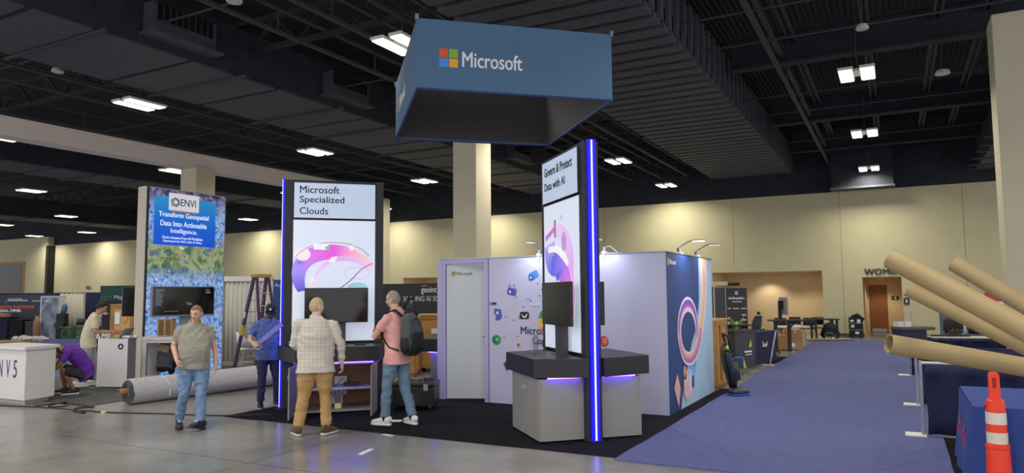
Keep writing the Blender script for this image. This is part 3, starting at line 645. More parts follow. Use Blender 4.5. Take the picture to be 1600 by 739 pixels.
# ------------------------------------------------------------------ display towers
TW = mat('tower_charcoal', (44, 44, 49), .55, var=.06)
CTOP = mat('counter_charcoal', (38, 38, 42), .42, var=.06)
CAB = mat('cabinet_warm_grey', (150, 148, 144), .5, var=.02)
CABIN = mat('cabinet_inside_brown', (158, 114, 84), .6, var=.06)
LEDB = mat('blue_led_channel', (16, 12, 200), .5, var=0, emit=.5, erg=(24, 10, 255))
LEDC = mat('blue_led_core', (150, 150, 255), .5, var=0, emit=3.5, erg=(130, 130, 255))
LEDP = mat('violet_led_strip', (150, 110, 255), .5, var=0, emit=14, erg=(96, 62, 255))
LBOX = mat('backlit_panel', (216, 222, 234), .5, var=.015, scale=1.2, emit=.42, erg=(214, 224, 246))
HBOX = mat('backlit_header', (196, 210, 230), .5, var=.03, scale=2, emit=.33, erg=(190, 208, 236))
def tower(loc, rz, label, led_x, cx0, cx1, back_counter=True, header=('',), cabx=(.23, 1.42), cy=.74, open_cab=False):
    t = thing('display_tower', label, 'display tower', loc, rz)
    H_ = 3.72; wT = 1.6
    for x0 in (0, wT-.135):
        MB().box(x0, x0+.135, -.1, .1, 0, H_).build('post', TW, t, bevel=.006)
    MB().box(.135, wT-.135, -.1, .1, H_-.05, H_).build('top_rail', TW, t)
    MB().box(.135, wT-.135, -.06, .06, 0, H_-.05).build('core_board', TW, t)
    sx = -1 if led_x == 0 else 1
    xe = 0 if led_x == 0 else wT
    MB().box(min(xe, xe+sx*.03), max(xe, xe+sx*.03), -.055, .055, .02, H_+.02).build('led_channel', LEDB, t)
    MB().box(min(xe+sx*.03, xe+sx*.042), max(xe+sx*.03, xe+sx*.042), -.009, .009, .03, H_+.01).build('led_strip', LEDC, t)
    for s_ in ((-1, 1) if back_counter else (-1,)):
        r_ = Matrix.Identity(4) if s_ < 0 else Matrix.Rotation(pi, 4, 'Z') @ Matrix.Translation((-wT, 0, 0))
        a0, a1 = (cx0, cx1) if s_ < 0 else (wT-cx1, wT-cx0)
        p0, p1 = (cabx if s_ < 0 else (wT-cabx[1], wT-cabx[0]))
        def q(mb, n_, m_, par=t, **k):
            for i, v in enumerate(mb.v): mb.v[i] = tuple(r_ @ Vector(v))
            return mb.build(n_, m_, par, **k)
        hd_ = q(MB().box(.135, wT-.135, -.125, -.06, 3.08, 3.68), 'header_box', TW)
        q(MB().box(.145, wT-.145, -.132, -.125, 3.09, 3.67), 'header_panel', HBOX, hd_)
        pn = q(MB().box(.135, wT-.135, -.11, -.06, 1.06, 3.06), 'graphic_box', STEEL)
        q(MB().box(.145, wT-.145, -.116, -.11, 1.07, 3.05), 'graphic_panel', LBOX, pn)
        for i, ln in enumerate(header):
            o = text(ln[0], ln[1], 'lettering', INK, hd_, r_ @ Vector((.235, -.1335, ln[2])), 0 if s_ < 0 else pi, height=ln[3], bold=.008)
        rc = random.Random(3)
        if s_ < 0: graphic(pn)
        q(MB().prism([(a0, -cy-.06), (a1, -cy-.06), (a1+.2, -.102), (a0-.2 if led_x else a0-.26, -.102)] if s_ < 0 else [(a0, -cy-.13), (a1, -cy-.13), (a1+.16, -.102), (a0-.2, -.102)], .79, 1.02), 'countertop', CTOP, bevel=.004)
        if open_cab: q(MB().box(p0+.05, p1-.05, -cy-.03, -cy+.005, .775, .79), 'violet_light_strip', LEDP)
        for (xa, ya) in ((p0-.05, -.15), (p1+.02, -.15)): q(MB().box(xa, xa+.03, -cy+.1, -.15, .775, .79), 'violet_light_strip', LEDP)
        c_ = q(MB().box(p0, p0+.02, -cy+.02, -.1, .03, .77).box(p1-.02, p1, -cy+.02, -.1, .03, .77).box(p0+.02, p1-.02, -.13, -.1, .03, .77).box(p0+.02, p1-.02, -cy+.02, -.13, .75, .77).box(p0+.02, p1-.02, -cy+.02, -.13, .03, .06), 'cabinet', CAB)
        q(MB().box(p0+.02, p1-.02, -.135, -.131, .06, .75), 'back_board', CABIN, c_)
        q(MB().box(p0+.02, p0+.024, -cy+.04, -.135, .06, .75).box(p1-.024, p1-.02, -cy+.04, -.135, .06, .75), 'side_lining', CABIN, c_)
        q(MB().box(p0+.02, p1-.02, -cy+.05, -.135, .36, .385), 'shelf', mat('shelf_grey', (176, 172, 190), .5), c_)
        mid = (p0+p1)/2
        for (h_, w_, sg) in ((p0, mid-p0, 1), (p1, p1-mid, -1)):
            op = open_cab and s_ < 0
            dr = MB().box(0, w_-.003, -.02, 0, .03, .77) if sg > 0 else MB().box(-w_+.003, 0, -.02, 0, .03, .77)
            if s_ > 0: dr.v = [tuple(r_.to_3x3() @ Vector(v)) for v in dr.v]
            hp = r_ @ Vector((h_, -cy+.018, 0))
            do = dr.build('cabinet_door', CAB, t, bevel=.003, loc=hp, rot=(0, 0, R(-100 if sg > 0 else 76) if op else 0))
            kx = (w_-.05)*sg
            kb = MB().lathe([(.012, 0), (.012, .012)], n=12, m=Matrix.Translation((kx, -.02, .66)) @ Matrix.Rotation(pi/2, 4, 'X')).tube([(kx, -.03, .66), (kx, -.036, .60)], .004, 6)
            if s_ > 0: kb.v = [tuple(r_.to_3x3() @ Vector(v)) for v in kb.v]
            kb.build('lock', CHROME, do)
        q(MB().box(p0+.06, p0+.12, -cy+.06, -.2, .008, .03).box(p1-.12, p1-.06, -cy+.06, -.2, .008, .03), 'glide', BLACKP)
    MB().box(xe-.03 if sx > 0 else -.06, xe+.06 if sx > 0 else .03, -.1, .1, .008, .02).build('foot_plate', BLACKP, t)
    return t
SW1 = ramp_mat('violet_swoosh', [(0, (84, 74, 200)), (.2, (160, 140, 240)), (.42, (206, 120, 232)), (.6, (226, 84, 214)), (.78, (246, 180, 200)), (1, (244, 214, 200))], emit=.45)
SW2 = ramp_mat('pale_swoosh', [(0, (244, 216, 200)), (.25, (226, 200, 236)), (.6, (216, 170, 232)), (1, (236, 200, 230))], emit=.45)
SWL = ramp_mat('magenta_line', [(0, (120, 50, 160)), (1, (190, 70, 170))], emit=.25)
PLT = mat('print_pale_tile', (236, 238, 236), emit=.45); PGR = mat('print_green_tile', (150, 196, 150), emit=.3); PTQ = mat('print_turquoise', (160, 206, 220), emit=.4)
def tile(pn, poly, m, y=-.126, name='tile_print'):
    mt = Matrix(((1, 0, 0, 0), (0, 0, -1, y), (0, 1, 0, 0), (0, 0, 0, 1))); return MB().prism(poly, 0, .001, mt).build(name, m, pn)
def graphic1(pn):
    k = 1.29/455.; X0 = .155; 
    def c(x, y): return (X0+(x-35)*k, 3.05-(y-212)*(2.0/735)*1.0)
    a = smoothpath([c(80, 640), c(62, 560), c(78, 480), c(140, 425), c(240, 402), c(340, 408), c(430, 450), c(480, 500)], 8)
    MB().ribbon(a, [.10+.16*sin(pi*min(1, i/len(a)*1.25))**.7 if i/len(a) < .8 else .16-.1*(i/len(a)-.8)*4 for i in range(len(a))], -.119).build('swoosh_print', SW1, pn)
    a = smoothpath([c(140, 640), c(150, 560), c(210, 480), c(300, 442), c(390, 452), c(478, 500)], 8)
    MB().ribbon(a, [.03+.1*i/len(a) for i in range(len(a))], -.1205).build('swoosh_print', SW2, pn)
    tile(pn, ell(*c(85, 420), .12, .1, 20), mat('print_blush', (240, 224, 226), emit=.45), -.122)
    tile(pn, [c(142, 352), c(225, 358), c(228, 392), c(145, 388)], PLT); tile(pn, [c(208, 372), c(232, 362), c(236, 388), c(212, 392)], PGR, -.1275)
    tile(pn, [c(312, 334), c(368, 346), c(360, 358), c(305, 346)], mat('print_lime', (206, 222, 200), emit=.4)); tile(pn, [c(245, 434), c(278, 430), c(264, 468), c(228, 466)], PLT, -.1275)
    tile(pn, [c(345, 370), c(372, 362), c(368, 392), c(350, 392)], PLT, -.1275)
    MB().ribbon(arc(*c(255, 470), .62, .34, 20, 165), .008, -.124).build('line_print', SWL, pn)
    MB().ribbon(smoothpath([c(300, 620), c(360, 570), c(420, 505), c(482, 470)]), .013, -.124).build('line_print', SWL, pn)
    MB().ribbon(arc(*c(390, 530), .2, .1, 0, 360), .008, -.124).build('line_print', mat('print_lilac', (190, 180, 226), emit=.4), pn)
    tile(pn, ell(*c(395, 612), .16, .07, 20), PTQ, -.123); tile(pn, ell(*c(68, 468), .045, .03), mat('print_skyblue', (110, 150, 214), emit=.3), -.1275); tile(pn, ell(*c(140, 575), .03, .025), PLT, -.1275)
def graphic2(pn):
    X0, Z0 = .135, 1.06
    a = smoothpath([(X0+.12, 2.62), (X0+.42, 2.70), (X0+.78, 2.60), (X0+1.0, 2.36), (X0+1.02, 2.06), (X0+1.1, 1.8), (X0+1.08, 1.5)], 8)
    MB().ribbon(a, [.06+.2*sin(pi*i/len(a)) for i in range(len(a))], -.119).build('swoosh_print', SW2, pn)
    a = smoothpath([(X0+.24, 2.5), (X0+.3, 2.28), (X0+.55, 2.2), (X0+.82, 2.05), (X0+.95, 1.8), (X0+1.0, 1.55), (X0+.92, 1.45)], 8)
    MB().ribbon(a, [.44-.26*i/len(a) for i in range(len(a))], -.1205).build('swoosh_print', ramp_mat('indigo_swoosh', [(0, (190, 170, 238)), (.22, (92, 100, 226)), (.4, (150, 120, 235)), (.55, (214, 100, 214)), (.75, (240, 130, 150)), (1, (250, 170, 90))], emit=.45), pn)
    a = smoothpath([(X0+.5, 2.02), (X0+.78, 2.12), (X0+.95, 1.95)], 8); MB().ribbon(a, .1, -.122).build('swoosh_print', ramp_mat('indigo_band', [(0, (80, 80, 220)), (1, (200, 160, 240))], emit=.4), pn)
    a = smoothpath([(X0+.2, 2.42), (X0+.55, 2.4), (X0+.95, 2.2)], 8); MB().ribbon(a, .085, -.1235).build('band_print', PLT, pn)
    MB().ribbon(arc(X0+.75, 1.75, .3, .34, -90, 90), .06, -.122).build('swoosh_print', ramp_mat('coral_band', [(0, (250, 160, 80)), (.5, (236, 110, 150)), (1, (206, 110, 224))], emit=.45), pn)
    tile(pn, ell(X0+.82, 2.5, .09, .13, 20), mat('print_plum', (196, 150, 206), emit=.4)); tile(pn, [(X0+.1, 2.55), (X0+.5, 2.68), (X0+.5, 2.74), (X0+.1, 2.62)], mat('print_orchid', (190, 120, 210), emit=.4))
    tile(pn, [(X0+.45, 2.58), (X0+.52, 2.58), (X0+.52, 2.82), (X0+.45, 2.82)], mat('print_grey', (150, 150, 166), emit=.2)); tile(pn, ell(X0+.74, 2.83, .05, .04, 16), mat('print_mist', (196, 200, 214), emit=.4))
    tile(pn, ell(X0+.84, 1.68, .06, .06, 16), mat('print_mist', (196, 200, 214), emit=.4)); tile(pn, ell(X0+.42, 2.35, .03, .03, 10), mat('print_amber', (236, 160, 80), emit=.3))
graphic = graphic1
T1 = tower((-8.817, 8.549, 0), R(45), 'left display tower facing the open floor, open cabinet and wall of white and violet print', 0, .19, 1.45,
           header=(('Microsoft', .63, 3.50, .118), ('Specialized', .71, 3.31, .14), ('Clouds', .45, 3.15, .113)), cabx=(.23, 1.42), cy=.82, open_cab=True)
graphic = graphic2
T2 = tower((-4.44, 9.42, 0), R(-45), 'right display tower seen edge on with bright blue light strip and closed grey cabinets', 1, .28, 1.48,
           header=(('Govern & Protect', 1.06, 3.46, .125), ('Data with AI', .80, 3.26, .11)), cabx=(.38, 1.49), cy=.68)
# televisions on pedestals
def tv(loc, rz, label, wd, ht, z0, name='television', stand_to=1.02, dep=.05):
    t = thing(name, label, 'television', loc, rz)
    MB().box(-wd/2, wd/2, -dep, 0, z0, z0+ht).build('casing', BLACKP, t, bevel=.006)
    MB().box(-wd/2+.012, wd/2-.012, -dep-.004, -dep, z0+.016, z0+ht-.012).build('screen', SCREEN, t)
    MB().box(-.12, .12, 0, .06, z0+ht*.3, z0+ht*.75).build('mount', BLACKP, t)
    if stand_to is not None:
        MB().box(-.15, .15, .0, .07, stand_to+.012, z0+ht*.5).build('pedestal', mat('pedestal_grey', (70, 66, 74), .5), t, bevel=.004)
        MB().box(-.17, .17, -.06, .10, stand_to, stand_to+.012).build('base_plate', mat('pedestal_grey', (70, 66, 74), .5), t)
    return t
U_, V_ = Vector((.7071, .7071, 0)), Vector((-.7071, .7071, 0))
def uvp(u, v, z=0): return U_*u+V_*v+Vector((0, 0, z))
tv(uvp(.64, 11.98), R(45), 'wide black television on a short pedestal before the left tower print', 1.0, .56, 1.375)
tv(uvp(3.29, 8.79), R(-45), 'black television on pedestal on the right tower counter', 1.02, .56, 1.40)
tv(uvp(3.77, 9.02), R(135), 'black television on the hidden side of the right tower', 1.0, .56, 1.40)
# items on / in the left tower
t = thing('cable_bundle', 'white coiled cable bundle on the counter left of the plaid shirt', 'cable', uvp(.02, 11.44, 1.022))
for k in range(6): MB().tube([(.1*cos(a)*(1+.15*k), .06*sin(a)*(1+.1*k)+.01*k, .012+.014*k+.02*sin(a*2+k)) for a in [2*pi*i/20 for i in range(21)]], .007, 6).build('coil', WHITEP, t)
t = thing('media_player', 'small black media player box above the white cable coil', 'device', uvp(.0, 11.78, 1.02), R(45)); MB().box(-.09, .09, -.06, .06, .0, .06).build('case', BLACKP, t, bevel=.005); MB().box(-.07, .07, -.055, .055, .19, .25).build('case', BLACKP, t, bevel=.005); MB().tube([(0, 0, .06), (0, 0, .19)], .02, 8).build('spacer', BLACKP, t)
t = thing('remote_control', 'small flat black remote on the tower counter below the screen', 'remote', uvp(1.0, 11.72, 1.02), R(45)); MB().box(-.09, .09, -.022, .022, 0, .018).build('body', BLACKP, t, bevel=.004)
t = thing('network_box', 'black network box on the shelf of the open cabinet', 'device', uvp(.86, 11.75, .385), R(45)); MB().box(-.11, .11, -.07, .07, 0, .05).build('case', BLACKP, t, bevel=.004)
MB().tube([(-.05, .07, .03), (-.12, .1, .12), (-.2, .05, .02), (-.26, 0, .0)], .006, 6).build('cord', BLACKP, t)
t = thing('paper_sheet', 'white paper sheets hanging behind the shelf in the open cabinet', 'paper', uvp(.72, 12.05, .07), R(45)); MB().box(-.1, .1, .0, .003, .14, .44).build('sheet', INKW, t)
MB().box(-.16, .04, -.004, -.001, .0, .28).build('sheet', INKW, t)
t = thing('power_adapter', 'pale power adapter block with black cords in the cabinet bottom', 'adapter', uvp(.66, 11.62, .062), R(45)); MB().box(-.05, .05, -.03, .03, 0, .08).build('block', mat('ivory_plastic', (240, 228, 170), .4), t, bevel=.008)
for k in range(4): MB().tube(smoothpath([(-.03+.02*k, 0, .08), (-.05+.03*k, .02, .18), (-.12+.07*k, .1, .24), (-.14+.1*k, .2, .3)], 5), .006, 6).build('cord', BLACKP, t)
# brochure stand on right tower counter
t = thing('brochure_stand', 'clear acrylic sign stand on the right tower counter corner', 'stand', uvp(3.12, 9.25, 1.021), R(-45))
GL = mat('clear_acrylic', (225, 232, 235), .05); GL.node_tree.nodes['Principled BSDF'].inputs['Transmission Weight'].default_value = 1
MB().box(-.1, .1, -.002, .002, .006, .24).build('face', GL, t); MB().box(-.1, .1, -.05, .03, 0, .006).build('foot', GL, t)
# third counter behind the door side
t = thing('demo_counter', 'black topped counter with violet glow left of the booth door', 'counter', (-7.9, 11.15, 0))
MB().prism([(.25, -.42), (.72, -.42), (.72, .9), (.35, .9), (.0, .2)], .79, 1.02).build('countertop', CTOP, t, bevel=.004)
MB().box(.38, .70, -.28, .8, .008, .77).build('cabinet', CAB, t); MB().box(.36, .72, -.33, -.3, .772, .79).build('violet_light_strip', LEDP, t)
# ------------------------------------------------------------------ satellite map tower (faces +X)
def satmat():
    m = bpy.data.materials.new('satellite_print'); m.use_nodes = True; nt = m.node_tree; b = nt.nodes['Principled BSDF']
    tc = nt.nodes.new('ShaderNodeTexCoord')
    def nz(sc, det, dist=0., off=(0, 0, 0)):
        mp = nt.nodes.new('ShaderNodeMapping'); mp.inputs['Location'].default_value = off; nt.links.new(tc.outputs['Object'], mp.inputs[0])
        n = nt.nodes.new('ShaderNodeTexNoise'); n.inputs['Scale'].default_value = sc; n.inputs['Detail'].default_value = det; n.inputs['Distortion'].default_value = dist; n.inputs['Roughness'].default_value = .65
        nt.links.new(mp.outputs[0], n.inputs['Vector']); return n.outputs['Fac']
    def ramp(fac, stops):
        r = nt.nodes.new('ShaderNodeValToRGB'); el = r.color_ramp.elements
        while len(el) < len(stops): el.new(.5)
        for e, (p, c) in zip(el, stops): e.position = p; e.color = lin(c)+(1,)
        nt.links.new(fac, r.inputs['Fac']); return r.outputs['Color']
    def mix(f, a, c):
        x = nt.nodes.new('ShaderNodeMixRGB')
        if isinstance(f, float): x.inputs[0].default_value = f
        else: nt.links.new(f, x.inputs[0])
        nt.links.new(a, x.inputs[1]); nt.links.new(c, x.inputs[2]); return x.outputs[0]
    def ridge(sc, off, dist=0.):
        mp = nt.nodes.new('ShaderNodeMapping'); mp.inputs['Location'].default_value = off; nt.links.new(tc.outputs['Object'], mp.inputs[0])
        n = nt.nodes.new('ShaderNodeTexNoise'); n.noise_type = 'RIDGED_MULTIFRACTAL'; n.inputs['Scale'].default_value = sc; n.inputs['Detail'].default_value = 8; n.inputs['Distortion'].default_value = dist
        n.inputs['Lacunarity'].default_value = 2.1; n.normalize = True
        nt.links.new(mp.outputs[0], n.inputs['Vector']); return n.outputs['Fac']
    base = mix(.5, ramp(ridge(5.5, (0, 0, 0), .9), [(.2, (20, 50, 150)), (.36, (60, 130, 236)), (.5, (150, 210, 250)), (.66, (252, 254, 255))]), ramp(nz(11, 12, .9), [(.36, (40, 80, 190)), (.46, (110, 190, 250)), (.56, (244, 250, 255)), (.68, (90, 140, 220))]))
    green = mix(.5, ramp(ridge(7.0, (3, 3, 3), .9), [(.15, (16, 30, 60)), (.32, (96, 140, 110)), (.45, (206, 216, 170)), (.6, (250, 250, 235))]), ramp(nz(2.2, 9, .8, (3, 3, 3)), [(.36, (60, 90, 150)), (.47, (120, 160, 90)), (.55, (220, 226, 160)), (.62, (90, 150, 170)), (.70, (214, 60, 60))]))
    dark = mix(.5, ramp(ridge(8, (7, 1, 2), .9), [(.15, (10, 10, 30)), (.34, (90, 80, 120)), (.5, (190, 186, 206)), (.65, (250, 250, 255))]), ramp(nz(5, 9, .8, (7, 1, 2)), [(.4, (16, 18, 50)), (.5, (96, 70, 130)), (.58, (190, 180, 210)), (.66, (110, 40, 70))]))
    sp = nt.nodes.new('ShaderNodeSeparateXYZ'); nt.links.new(tc.outputs['Object'], sp.inputs[0])
    def band(out, c, wd):
        a = nt.nodes.new('ShaderNodeMath'); a.operation = 'SUBTRACT'; a.inputs[1].default_value = c; nt.links.new(out, a.inputs[0])
        q = nt.nodes.new('ShaderNodeMath'); q.operation = 'ABSOLUTE'; nt.links.new(a.outputs[0], q.inputs[0])
        mr = nt.nodes.new('ShaderNodeMapRange'); mr.inputs[1].default_value = wd*.4; mr.inputs[2].default_value = wd; mr.inputs[3].default_value = 1; mr.inputs[4].default_value = 0
        nt.links.new(q.outputs[0], mr.inputs[0]); return mr.outputs[0]
    c = mix(band(sp.outputs['Z'], 2.75, .55), base, green); c = mix(band(sp.outputs['Z'], 4.6, .75), c, dark)
    nt.links.new(c, b.inputs['Base Color']); nt.links.new(c, b.inputs['Emission Color']); b.inputs['Emission Strength'].default_value = .6
    return m
t = thing('map_tower', 'tall lightbox tower printed with a bright blue satellite map and blue text panel', 'display tower', (-15.0, 10.37, 0), R(90))
MB().box(0, 2.17, 0, .05, .0, 4.36).build('edge_frame', mat('pale_aluminium', (190, 190, 188), .4, metal=.6), t)
MB().box(.03, 2.14, -.006, .0, .02, 4.34).build('map_panel', satmat(), t)
MB().box(-.03, .0, .0, .30, 0, 4.34).box(.0, 2.17, .05, .30, 0, 4.36).build('side_wall', mat('warm_white_side', (214, 206, 186), .6, var=.02), t)
MB().box(-.012, .03, -.02, .03, 0, 4.36).build('dark_edge_trim', TW, t)
bp_ = MB().ribbon([(1.015, 3.03+1.13*i/6) for i in range(7)], 1.69, -.0095).build('text_panel', ramp_mat('blue_panel_print', [(0, (14, 84, 216)), (.5, (22, 104, 216)), (1, (44, 150, 206))], emit=.5), t)
MB().box(.54, 1.36, -.016, -.011, 3.86, 4.27).build('logo_plate', mat('logo_plate_white', (236, 240, 246), emit=.4), t)
MB().box(.62, 1.30, -.0165, -.011, 3.83, 3.86).build('orange_rule', mat('orange_print', (236, 120, 70), emit=.3), t)
text('ENVI', .42, 'lettering', mat('navy_print', (24, 44, 110), .5), t, (.85, -.0185, 3.98), height=.17, bold=.004)
NB = mat('emblem_blue', (30, 70, 150)); mq = lambda y: Matrix(((1, 0, 0, 0), (0, 0, -1, y), (0, 1, 0, 0), (0, 0, 0, 1)))
mb = MB()
pp = [(.60, 4.1), (.70, 4.16), (.80, 4.12), (.82, 4.02), (.74, 3.95), (.62, 3.98)]
for i in range(6):
    for j in (1, 2): a, b = pp[i], pp[(i+j) % 6]; mb.bar((a[0], -.018, a[1]), (b[0], -.018, b[1]), .014, .004, (0, 1, 0))
mb.build('emblem', NB, t)
for s_, wd, x, z, h_ in (('Transform Geospatial', 1.36, .29, 3.66, .15), ('Data Into Actionable', 1.26, .34, 3.48, .125), ('Intelligence.', .72, .61, 3.29, .14), ('Derive Answers From All Modalities:', 1.10, .40, 3.18, .062), ('Hyperspectral, SAR, Lidar & Video.', 1.06, .42, 3.09, .062)):
    text(s_, wd, 'lettering', mat('lit_white_lettering', (240, 246, 255), emit=.5), t, (x, -.013, z), height=h_, bold=.006 if h_ > .1 else .003)
MB().box(.9, 1.25, -.02, -.006, .9, 2.0).build('screen_post', mat('pale_post', (168, 170, 178), .5), t)
# its television
t = thing('television', 'wide black television showing dim text on the satellite map tower', 'television', (-14.93, 10.37, 0), R(90))
MB().box(.95, 1.2, 0, .05, 1.5, 1.9).build('mount', BLACKP, t)
MB().box(.10, 1.78, -.07, 0, 1.36, 2.06).build('casing', mat('silver_bezel', (150, 152, 158), .4), t, bevel=.006)
MB().box(.12, 1.76, -.075, -.07, 1.40, 2.045).build('screen', SCREEN, t)
mb = MB(); rr = random.Random(2)
for z in [1.98-.03*i for i in range(13)]: mb.box(.18, .18+rr.uniform(.12, .22), -.0765, -.075, z, z+.012)
for z in (1.98, 1.95, 1.92, 1.9): mb.box(1.52, 1.52+rr.uniform(.08, .14), -.0765, -.075, z, z+.012)
mb.box(.95, 1.08, -.0765, -.075, 1.68, 1.69).box(1.0, 1.15, -.0765, -.075, 1.63, 1.66).box(.4, .78, -.0765, -.075, 1.48, 1.49)
mb.build('screen_text', mat('screen_text_grey', (150, 150, 160), emit=.25), t)
# white kiosk with open front, box on it
t = thing('white_kiosk', 'white open backed kiosk in front of the satellite map, a man crouching inside', 'counter', (-14.18, 9.79, 0), R(28))
MB().box(0, 1.0, -.02, .62, .90, .97).build('top', TRIMW, t, bevel=.004)
MB().box(.0, .10, 0, .6, 0, .90).box(.84, .98, 0, .6, 0, .9).box(.10, .84, 0, .04, .84, .90).box(.10, .84, 0, .04, 0, .16).build('carcass', TRIMW, t, bevel=.003)
MB().box(.095, .11, -.004, .03, .16, .84).build('inner_edge', mat('kiosk_edge_grey', (120, 120, 124)), t)
t = thing('wooden_box', 'small tan slatted wooden box standing on the white kiosk', 'box', (-14.02, 10.02, .975), R(30))
MB().box(.0, .31, 0, .2, 0, .37).build('case', mat('tan_box_wood', (176, 138, 86), .6), t, bevel=.005)
for c in (0, 1):
    mb = MB()
    for k in range(8): mb.box(.03+.15*c, .13+.15*c, -.006, 0, .03+.04*k, .055+.04*k)
    mb.build('slot_panel', mat('dark_slot', (72, 54, 36), .6), t)
# white counters
t = thing('white_counter', 'white counter with tall thin letters at the left edge of the photo', 'counter', (-13.08, 6.906, 0), R(0))
A = [(.03, -.03), (-1.3, .02), (-1.3, .62), (-.12, .62)]
A = [(0, 0), (-1.4, -.01), (-1.4, .62), (-.19, .6)]
MB().prism([(-.14, .09), (-1.3, .09), (-1.3, .55), (-.26, .54)], .0, .08).build('plinth', mat('plinth_white', (206, 204, 204), .5), t)
MB().prism(A, .08, .93).build('body', TRIMW, t, bevel=.004)
MB().prism([(.045, -.045), (-1.45, -.055), (-1.45, .68), (-.17, .66)], .93, .985).build('top', TRIMW, t, bevel=.004)
for s_, x in (('N', -.79), ('V', -.56), ('5', -.34)): text(s_, .11, 'lettering', mat('indigo_lettering', (50, 40, 110), .5), t, (x-.02, -.003+.007*x, .45), R(.4), height=.30)
t = thing('white_counter', 'white counter with black round emblem, laptop on top, beside the map tower', 'counter', (-13.914, 8.976, 0), R(20))
MB().box(-.34, .32, 0, .24, .03, .985).build('body', TRIMW, t, bevel=.004); MB().box(-.3, .28, .04, .2, .01, .03).build('plinth', GREYB, t)
MB().box(.32, .335, .01, .24, .03, .985).build('grey_side_panel', mat('grey_side', (118, 118, 124), .5), t)
em = MB().prism(ell(.17, .83, .06, .06, 24), 0, .003, mq(-.001)).build('round_emblem', BLACKP, t); MB().prism([(.145, .81), (.17, .87), (.2, .83), (.18, .80)], 0, .001, mq(-.0045)).build('emblem_mark', INKW, em)
t = thing('laptop', 'silver laptop open on the white emblem counter', 'laptop', (-13.97, 9.12, .986), R(112))
MB().box(-.16, .16, -.11, .11, 0, .014).build('base', mat('laptop_silver', (150, 152, 156), .4, metal=.5), t, bevel=.003)
MB().box(-.16, .16, -.003, .003, 0, .23).build('lid', mat('laptop_silver', (150, 152, 156)), t, loc=(0, -.11, .014), rot=(R(35), 0, 0))
t = thing('plastic_wrap', 'crumpled clear plastic wrap on the white emblem counter', 'plastic', (-13.68, 9.19, .99))
rr = random.Random(5)
mb = MB()
for k in range(9): mb.ball((rr.uniform(-.1, .1), rr.uniform(-.12, .12), .03), (rr.uniform(.03, .06), rr.uniform(.03, .06), .03), 7, 5)
mb.build('sheet', mat('clear_wrap', (222, 224, 226), .25), t)
t = thing('television', 'black television panel mounted behind, beside the map tower left edge', 'television', (-15.62, 10.26, 0), R(72))
MB().box(0, .9, 0, .05, 1.38, 2.03).build('casing', BLACKP, t, bevel=.006); MB().box(.02, .88, .05, .055, 1.4, 2.01).build('screen', SCREEN, t)
MB().box(.41, .49, .0, -.06, .01, 1.6).build('pole', BLACKP, t); MB().box(.25, .65, -.2, .1, .01, .03).build('foot', BLACKP, t)
# carpet roll
t = thing('carpet_roll', 'big grey backed carpet roll lying on the concrete around a cardboard core', 'carpet roll', (-11.55, 7.75, .217), R(-5))
ROLLM = mat('carpet_backing', (178, 176, 180), .9, var=.06, scale=14, bump=.1)
mb = MB(); o = 0; n = 40
for (y, r) in ((0, .2), (.02, .215), (1.2, .216), (2.6, .213), (3.95, .215), (3.97, .2)):
    for j in range(n): a = 2*pi*j/n; mb.v.append((r*cos(a)*(1+.012*sin(3*a+y)), y, r*sin(a)*(1+.012*sin(2*a+y*2))))
for i in range(5):
    for j in range(n): mb.f.append((i*n+j, i*n+(j+1) % n, (i+1)*n+(j+1) % n, (i+1)*n+j))
mb.f.append(tuple(range(n))); mb.f.append(tuple(range(5*n, 6*n))[::-1]); mb.build('roll', ROLLM, t, smooth='auto')
sp_ = [( (.055+.145*i/150)*cos(i/150*2*pi*6), -.006, (.055+.145*i/150)*sin(i/150*2*pi*6)) for i in range(151)]
MB().tube(sp_, .010, 6).build('spiral_edge', mat('carpet_pile_grey', (70, 72, 84), .95, bump=.2), t)
MB().tube([(( .062+.145*i/150)*cos(i/150*2*pi*6), -.004, (.062+.145*i/150)*sin(i/150*2*pi*6)) for i in range(148)], .006, 5).build('spiral_backing', mat('carpet_edge_light', (140, 140, 148), .95), t)
MB().pipe((0, -.16, .01), (0, .3, .01), .05, .04).build('core_tube', mat('core_card', (170, 120, 80), .8), t)
MB().tube([(-.02, .55, .217), (.12, .57, .19), (.2, .6, .09), (.215, .62, -.02), (.24, .6, -.12)], .006, 5).build('loose_strap', INKW, t)
# ladder
t = thing('step_ladder', 'purple fibreglass step ladder with tan top behind the man in blue', 'ladder', (-14.35, 12.9, 0), R(-16))
PUR = mat('purple_fibreglass', (88, 52, 96), .5, var=.05); ALU = mat('ladder_aluminium', (186, 180, 172), .4, metal=.5)
apx, Ht = .42, 2.3
for sy in (-1, 1):
    MB().bar((-.05-.3, sy*.29, .02), (apx-.06, sy*.16, Ht), .04, .12, (1, 0, .2)).build('front_rail', PUR, t)
    MB().bar((1.05, sy*.27, .02), (apx+.07, sy*.15, Ht), .035, .09, (1, 0, -.2)).build('rear_rail', PUR, t)
    MB().box(-.40, -.30, sy*.29-.025, sy*.29+.025, .01, .04).box(1.02, 1.08, sy*.27-.02, sy*.27+.02, .01, .04).build('rubber_foot', BLACKP, t)
for k in range(7):
    z = .29+.285*k; f_ = z/Ht; x = -.35+(apx-.06+.35)*f_; wv_ = .29+(.16-.29)*f_
    MB().box(x-.045, x+.045, -wv_, wv_, z-.012, z+.012).build('step', ALU, t)
for k in range(6):
    z = .3+.32*k; f_ = z/Ht; x = 1.05+(apx+.07-1.05)*f_; wv_ = .27+(.15-.27)*f_
    MB().bar((x, -wv_, z), (x, wv_, z), .03, .03).build('rear_brace', ALU, t)
MB().box(apx-.16, apx+.16, -.2, .2, Ht-.02, Ht+.06).build('top_cap', mat('ladder_top_tan', (196, 158, 84), .5), t, bevel=.01)
